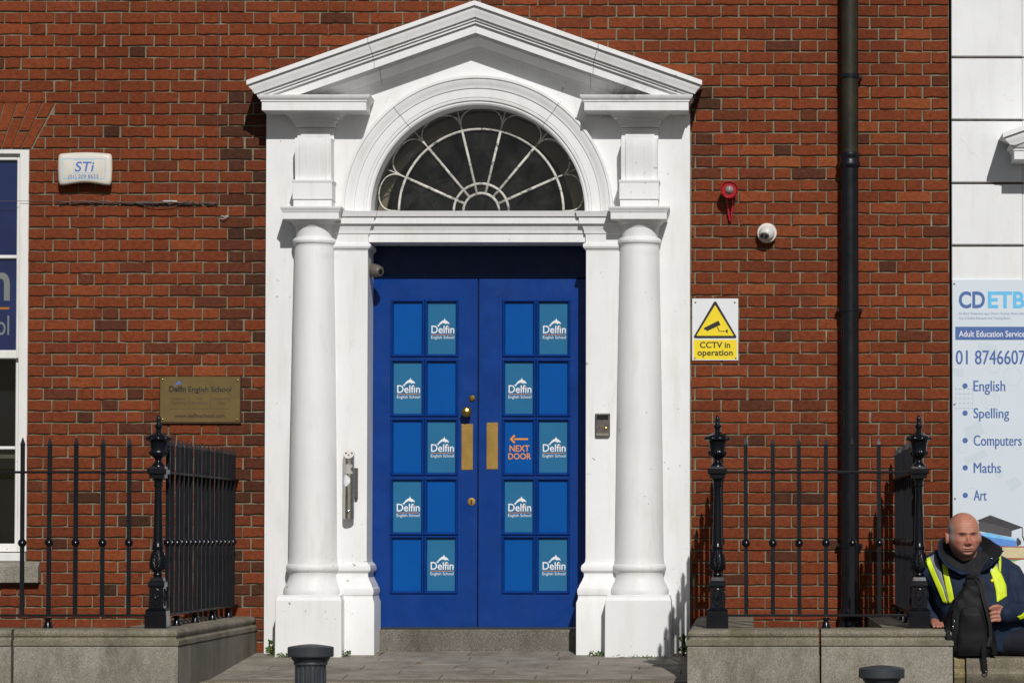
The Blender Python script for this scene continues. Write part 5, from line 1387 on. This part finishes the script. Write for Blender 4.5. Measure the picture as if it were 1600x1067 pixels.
blend(1.0*G(ax, .0335, .0120)**.55*G(z, -.0002-6*(ax-.0335)**2, .0019)*fr, (.016, .010, .009))                                          # narrowed eyes
blend(.40*G(ax, .0335, .013)*G(z, -.0135+9*(ax-.0335)**2, .0018)*fr, (.26, .10, .075)); blend(.40*G(ax, .0065, .0025)*G(z, .018, .007)*fr, (.30, .11, .08))  # shade painted under the eye bags and into the frown lines
blend(.45*G(ax, .0255-.42*(z+.045), .0026)*G(z, -.058, .014)*fr, (.26, .10, .075))  # shade painted into the folds beside the mouth
blend(.55*G(x, 0, .020)*G(z, -.0765, .0040)*fr, (.43, .13, .11)); blend(.9*G(x, 0, .020)**.6*G(z, -.0708-2.0*ax**2, .0017)*fr, (.11, .035, .03))
blend(.8*G(ax, .0085, .0042)*G(z, -.0500, .0028)*fr, (.06, .02, .018))  # nostrils, their shade put into the skin colour
c *= (1+.10*nzv)[:, None]
blend(isear*.5, (.50, .17, .13))
hands = ((co[:, 2] < 1.22))
blend(hands*.6, (.40, .17, .115))
me = bpy.data.meshes.new('body'); me.from_pydata([tuple(p) for p in (co-np.array(man.location))], [], fc_)
at = me.color_attributes.new('skin', 'FLOAT_COLOR', 'POINT'); at.data.foreach_set('color', np.concatenate([c, np.ones((len(c), 1))], 1).ravel())
me.polygons.foreach_set('use_smooth', [True]*len(me.polygons))
m, ns, ls, b = mat('skin'); a_ = N(ns, 'ShaderNodeAttribute', attribute_name='skin')
v_ = coords(ns, ls); mt = ramp(ns, ls, nz(ns, ls, v_, 60, 5), [(.3, (.86,.84,.84)), (.7, (1.08,1.08,1.08))])
ls.new(mixc(ns, ls, 1.0, a_.outputs['Color'], mt, 'MULTIPLY'), b.inputs['Base Color']); b.inputs['Roughness'].default_value = .48
b.inputs['Subsurface Weight'].default_value = .08; b.inputs['Subsurface Radius'].default_value = (.01, .004, .002); b.inputs['Subsurface Scale'].default_value = .3
bumpn(ns, ls, b, nz(ns, ls, v_, 190, 6, .7), .55, .003); me.materials.append(m)
body = bpy.data.objects.new('body', me); col.objects.link(body); body.location = man.location; adopt(body, man)

# jacket
jm = MB(); loft(jm, jrings(0))
for arm in (RA, LA): capsule(jm, arm, 24)
capsule(jm, [(V3(1552, 874, -2.31), .045), (V3(1582, 898, -2.35), .066)], 20); capsule(jm, [(V3(1470, 872, -2.31), .05), (V3(1452, 888, -2.34), .07)], 20)
capsule(jm, [(V3(1488, 868, -2.29), .060), (V3(1528, 868, -2.29), .060)], 20)
jc, jn, jf = remeshed(jm, .0075, 3)
def fold(p):
    q = Vector(p)
    w = noise.noise(q*5.0)*1.3
    a = math.sin(q.z*46+q.x*17+w*5)*.5+math.sin((q.x-q.z*.6)*38+w*6+1)*.5
    return a*.0085*(.45+abs(noise.noise(q*3.3+Vector((4,1,2)))*1.6)) + noise.noise(q*11)*.006 + noise.noise(q*26)*.0025
jc = jc + jn*np.array([fold(p) for p in jc])[:, None]
jacket_m, ns, ls, b = mat('navy_jacket'); v_ = coords(ns, ls)
ls.new(ramp(ns, ls, nz(ns, ls, v_, 9, 6), [(.3, (.0105,.019,.040)), (.7, (.018,.031,.062))]), b.inputs['Base Color']); b.inputs['Roughness'].default_value = .66; b.inputs['Specular IOR Level'].default_value = .15
bumpn(ns, ls, b, nz(ns, ls, v_, 45, 6, .7), .5, .006)
M['jacket'] = jacket_m
def raw(name, co, f, mt, parent, smooth=True):
    m = MB(); m.v = [tuple(p) for p in co]; m.f = list(f); m.m = [0]*len(f)
    return m.build(name, mt, parent, smooth=smooth, recalc=False)
jacket = raw('jacket', jc, jf, jacket_m, man)
from mathutils.bvhtree import BVHTree
jb = BVHTree.FromPolygons([Vector(p) for p in jc], jf)
eye = Vector((0, -DIST, EYE))
def on_jacket(px_, py_, off):
    """point of the jacket's surface that lies at this spot of the figure"""
    t = V3(px_, py_, -2.35); d = (t-eye).normalized(); h = jb.ray_cast(eye, d)
    if h[0] is None:
        h = jb.find_nearest(t); return h[0]+h[1]*off
    return h[0]-d*off
def strip(name, left, right, mt, parent, off=.006, thick=.004, n=16, k=5):
    def at_(pl, t):
        s = t*(len(pl)-1); i = min(int(s), len(pl)-2); u = s-i
        return (pl[i][0]+(pl[i+1][0]-pl[i][0])*u, pl[i][1]+(pl[i+1][1]-pl[i][1])*u)
    vv = []; f = []
    for i in range(n+1):
        a, b_ = at_(left, i/n), at_(right, i/n)
        for j in range(k+1):
            u = j/k; p = on_jacket(a[0]+(b_[0]-a[0])*u, a[1]+(b_[1]-a[1])*u, off); vv.append(p)
    # ease sharp steps
    w = k+1
    for _ in range(2):
        nv = [p.copy() for p in vv]
        for i in range(n+1):
            for j in range(w):
                nb = [vv[a*w+q] for a, q in ((i-1,j),(i+1,j),(i,j-1),(i,j+1)) if 0 <= a <= n and 0 <= q < w]
                av = sum(nb, Vector((0,0,0)))/len(nb); nv[i*w+j].y = vv[i*w+j].y*.5+min(av.y, vv[i*w+j].y)*.5
        vv = nv
    for i in range(n):
        for j in range(k): f.append((i*w+j, i*w+j+1, (i+1)*w+j+1, (i+1)*w+j))
    o = raw(name, vv, f, mt, parent); md = o.modifiers.new('thick', 'SOLIDIFY'); md.thickness = thick; md.offset = -1
    return o
yel = simple('hi_vis_yellow', (.60, .74, .012), .55, var=.10, scale=25, bump=.4, bscale=40, dist=.004); grey = simple('reflective_grey', (.20, .215, .235), .35, var=.12, scale=40, bump=.3, bscale=50, dist=.003)
blackc = simple('black_fleece', (.0055, .006, .008), .85, var=.3, scale=40, bump=.5, bscale=200, dist=.003); navy2 = simple('dark_navy_cloth', (.008, .009, .018), .8, var=.25, scale=30, bump=.4, bscale=60, dist=.003)
strip('hi_vis_strap', [(1445.5, 874), (1455, 897), (1465, 920), (1474, 941)], [(1452.5, 870), (1463, 896), (1474, 920), (1480.5, 942)], yel, man, n=20)
strip('reflective_strip', [(1452.5, 870), (1463, 896), (1474, 920), (1480, 940)], [(1462, 865), (1470, 891), (1477, 918), (1483, 940)], grey, man, off=.0055, n=20)
strip('hi_vis_strap', [(1472, 880), (1474.5, 900), (1478.5, 920), (1483, 942)], [(1480, 882), (1483, 899), (1488, 920), (1491.5, 940)], yel, man, n=20)
strip('hi_vis_strap', [(1547, 893), (1552, 906), (1555.5, 922), (1557.5, 941)], [(1555.5, 883), (1565, 897), (1572, 915), (1573, 931)], yel, man, n=20)
strip('hi_vis_strap', [(1559.5, 869), (1560.5, 882), (1561, 890)], [(1564, 866), (1564, 880), (1563.5, 894)], yel, man, n=12, k=3)
strip('reflective_strip', [(1554.5, 882), (1557, 886), (1560, 890)], [(1559.5, 876), (1560, 882), (1560.5, 890)], grey, man, off=.005, n=10, k=4)
strip('hi_vis_strap', [(1590, 963), (1597, 960), (1604, 952)], [(1594, 968), (1600, 966), (1606, 960)], yel, man, n=10, k=4)
strip('zip_flap', [(1527, 901), (1533, 912), (1538, 932), (1541, 955)], [(1535, 898), (1541, 911), (1545, 932), (1547, 955)], navy2, man, off=.010, n=18)
def proj(p):
    r = Vector(p)-eye; fw = r.y*_c+r.z*_s; u_ = -r.y*_s+r.z*_c; return VX+FPX*r.x/fw, VY-FPX*u_/fw
def inside(pt, poly):
    r_ = False; n_ = len(poly)
    for i in range(n_):
        (x1, y1_), (x2, y2_) = poly[i], poly[(i+1) % n_]
        if (y1_ > pt[1]) != (y2_ > pt[1]) and pt[0] < (x2-x1)*(pt[1]-y1_)/(y2_-y1_)+x1: r_ = not r_
    return r_
shirt_poly = [(1471, 862), (1546, 860), (1543, 876), (1536, 889), (1528, 899), (1514, 897), (1499, 893), (1481, 882.5), (1472, 868)]
jco = [Vector(p) for p in jc]; sf = []
for q in jf:
    ctr = sum((jco[i] for i in q), Vector((0,0,0)))/len(q)
    if ctr.y < -2.33 and inside(proj(ctr), shirt_poly): sf.append(q)
used = sorted(set(i for q in sf for i in q)); mp_ = {i: k for k, i in enumerate(used)}
if sf: raw('shirt_front', [jco[i]+Vector(jn[i])*.004 for i in used], [tuple(mp_[i] for i in q) for q in sf], blackc, man)
# collar standing open round the neck
cb = [(1516,896,-2.50),(1497,889,-2.50),(1482,880,-2.46),(1475,868,-2.39),(1484,858,-2.31),(1506,853,-2.26),(1530,858,-2.30),(1541,868,-2.38),(1541,880,-2.45),(1534,894,-2.505)]
ct = [(1502,897,-2.535),(1480,884,-2.535),(1467.5,866,-2.50),(1467,847,-2.42),(1476,839,-2.32),(1506,833,-2.235),(1533,836,-2.28),(1551,846,-2.38),(1567,859,-2.46),(1549,882,-2.535)]
def dense(pl, n=45):
    out = []
    P_ = [V3(*p) for p in pl]
    for i in range(n):
        s = i/(n-1)*(len(P_)-1); k = min(int(s), len(P_)-2); u = s-k
        p0, p1, p2, p3 = P_[max(k-1,0)], P_[k], P_[k+1], P_[min(k+2,len(P_)-1)]
        out.append(.5*((2*p1)+(-p0+p2)*u+(2*p0-5*p1+4*p2-p3)*u*u+(-p0+3*p1-3*p2+p3)*u**3))
    return out
B_, T_ = dense(cb), dense(ct); w = 9; vv = []; f = []
for i in range(45):
    for j in range(w):
        u = j/(w-1); p = B_[i].lerp(T_[i], u); o_ = Vector((p.x-HC.x, p.y-HC.y, 0)); o_.normalize(); p = p+o_*.003*math.sin(math.pi*u)+Vector((0,0,.004*noise.noise(p*22)))
        vv.append(p)
for i in range(44):
    for j in range(w-1): f.append((i*w+j, (i+1)*w+j, (i+1)*w+j+1, i*w+j+1))
ob = raw('collar', vv, f, jacket_m, man); ob.data.materials.append(blackc); md = ob.modifiers.new('thick', 'SOLIDIFY'); md.thickness = .007; md.offset = 0; md.material_offset = 0
# black fleece lining on the inside face
vi = []
for i in range(45):
    for j in range(w):
        p = vv[i*w+j]; o_ = Vector((HC.x-p.x, (HC.y+.04)-p.y, .0)).normalized(); vi.append(p+o_*.0085)
raw('collar_lining', vi, f, blackc, man)
for a, b2 in ((1562, 860.5), (1548, 873.5)):
    sp = MB(); p = on_jacket(a, b2, .03); p.y = min(p.y, -2.53); sp.lathe_y(p.x, p.z, [(.002, p.y-.006), (.007, p.y-.004), (.008, p.y+.006)], 14); sp.build('press_stud', M['lens'], man, smooth=40)
p = on_jacket(1549, 890, .012); MB().lathe_y(p.x, p.z, [(.003, p.y-.004), (.0075, p.y-.002), (.008, p.y+.004)], 14).build('badge', M['plate'], man, smooth=40)
p = on_jacket(1550.5, 906.5, .010); MB().lathe_y(p.x, p.z, [(.003, p.y-.004), (.0085, p.y-.002), (.009, p.y+.004)], 14).build('badge', M['yellow_ink'], man, smooth=40)
# cuffs
for arm in (RA, LA):
    p, r = arm[-1]; q, r2 = arm[-2]; d = (p-q).normalized(); e = MB(); capsule(e, [(p-d*.012, r*1.06), (p+d*.010, r*1.03)], 24); e.build('cuff', jacket_m, man, smooth=60)
# trousers and shoes
tm = MB()
for lg in LEGS: capsule(tm, lg, 24)
capsule(tm, [(V3(1540, 1003, -2.33), .10), (V3(1560, 1003, -2.33), .10)], 24)
tc, tn, tf = remeshed(tm, .009, 3)
tc = tc + tn*np.array([noise.noise(Vector(p)*9)*.008+math.sin(p[0]*60+noise.noise(Vector(p)*6)*5)*.0022 for p in tc])[:, None]
raw('trousers', tc, tf, navy2, man)
for lg in LEGS:
    p = lg[-1][0]; sh = MB(); capsule(sh, [(p+Vector((-.02, .04, -.09)), .042), (p+Vector((.02, -.09, -.105)), .045), (p+Vector((.03, -.15, -.115)), .036)], 20); sh.build('shoe', M['lens'], man, smooth=True)

# ------------------------------------------------------------------ backpack standing on the ledge in front of him
bp_ = tag(empty('backpack', (PX(1515, -2.56), -2.56, SEAT)), 'black backpack slumped on the ledge with a strap hanging down', 'backpack')
nyl, ns, ls, b = mat('black_nylon'); v_ = coords(ns, ls)
ls.new(ramp(ns, ls, nz(ns, ls, v_, 20, 5), [(.3, (.0035,.0035,.004)), (.7, (.0075,.0073,.008))]), b.inputs['Base Color']); b.inputs['Roughness'].default_value = .62; b.inputs['Specular IOR Level'].default_value = .22
bumpn(ns, ls, b, nz(ns, ls, v_, 240, 3), .5, .002)
out_ = [(1026, 1487, 1552), (1020, 1483, 1556), (1008, 1479, 1557), (995, 1475.5, 1555), (982, 1475.5, 1552), (968, 1478, 1549), (952, 1482, 1545), (938, 1488, 1540), (928, 1496, 1536), (920, 1503, 1533), (912, 1506, 1531), (906, 1508, 1528), (903, 1512, 1524)]
def inflated(rows, Yc, dfun, n=40, pw=.7, crease=.004):
    m = MB(); rs = []
    rr_ = []
    for i in range(len(rows)-1):
        for t in lin(0, 1, 5)[:-1]: rr_.append(tuple(rows[i][q]+(rows[i+1][q]-rows[i][q])*t for q in range(3)))
    rr_.append(rows[-1])
    for py, a, b_ in rr_:
        t = (rows[0][0]-py)/(rows[0][0]-rows[-1][0]); x0, z = P(a, py, Yc); x1, _ = P(b_, py, Yc); cx, hw = (x0+x1)/2, (x1-x0)/2; hd = dfun(t)
        ring = []
        for w in lin(0, 2*math.pi, n, endpoint=False):
            cxx = math.copysign(abs(math.cos(w))**pw, math.cos(w)); syy = math.copysign(abs(math.sin(w))**pw, math.sin(w))
            p = Vector((cx+hw*cxx, Yc+hd*syy, z)); k = noise.noise(p*9)*crease*2+math.sin(p.z*55+p.x*40+noise.noise(p*7)*6)*crease*.6
            ring.append((p.x+k*.3*cxx, p.y+k*syy, p.z))
        rs.append(ring)
    return m.rings(rs)
inflated(out_, -2.545, lambda t: .078*(1-.55*t**1.5)*min(1, .55+6*t)*min(1, (1.0-t)*7+.25)).build('main_bag', nyl, bp_, smooth=60)
inflated([(1024,1497,1543),(1018,1494,1546),(1000,1494,1545),(980,1497,1541),(962,1499,1537),(952,1502,1533),(949,1506,1529)], -2.604, lambda t: .026*min(1, .5+4*t)*min(1, (1-t)*5+.3), crease=.0025).build('front_pocket', nyl, bp_, smooth=60)
inflated([(1018,1482,1492),(1008,1477.5,1492),(995,1474.5,1490),(984,1475,1486),(979,1477,1483)], -2.585, lambda t: .032*min(1, .5+4*t)*min(1, (1-t)*5+.3), crease=.002).build('side_pocket', nyl, bp_, smooth=60)
def web(name, pts, wd, th=.006, mt=nyl):
    rs = []; q = [V3(*p) for p in pts]
    for i, p in enumerate(q):
        t = (q[min(i+1,len(q)-1)]-q[max(i-1,0)]).normalized(); s_ = t.cross(Vector((0,-1,0))).normalized()*wd/2; n_ = t.cross(s_).normalized()*th/2
        rs.append([tuple(p+s_+n_), tuple(p-s_+n_), tuple(p-s_-n_), tuple(p+s_-n_)])
    return MB().rings(rs).build(name, mt, bp_, bevel=.0015)
web('shoulder_strap', [(1523,904,-2.555),(1530,911,-2.572),(1534,924,-2.588),(1538,940,-2.602),(1543,958,-2.612),(1547,976,-2.618),(1548,994,-2.622),(1543,1010,-2.632)], .020, .012)
web('hanging_strap', [(1538,1005,-2.645),(1537,1016,-2.645),(1537.5,1026,-2.642),(1538.5,1036,-2.64),(1539.5,1048,-2.638)], .026, .004)
rg = MB(); c0 = V3(1539.7, 1050.5, -2.64); rg.tube([tuple(c0+Vector((.013*math.cos(a), 0, .010*math.sin(a)))) for a in lin(0, 2*math.pi, 20)], .0026, 6); rg.build('strap_ring', M['lens'], bp_, smooth=True)
web('top_handle', [(1510,906,-2.55),(1511,901,-2.56),(1518,900,-2.565),(1524,902,-2.56),(1526,907,-2.55)], .018, .006)
web('bottom_flap', [(1545,1002,-2.625),(1551,1008,-2.62),(1555,1016,-2.615),(1553,1023,-2.61)], .03, .012)
zp = [(1501,930,-2.60),(1494,938,-2.613),(1490,950,-2.622),(1489,962,-2.628),(1490,972,-2.63)]
MB().tube([V3(*p) for p in zp], .0035, 6).build('zip', M['lens'], bp_, smooth=True)
for a, b2 in ((1490.5, 967), (1489, 975.5)):
    p = V3(a, b2, -2.634); MB().tube([p, p+Vector((.002,-.002,-.012)), p+Vector((.001,-.003,-.022))], .0032, 6).build('zip_pull', M['steel'], bp_, smooth=True)
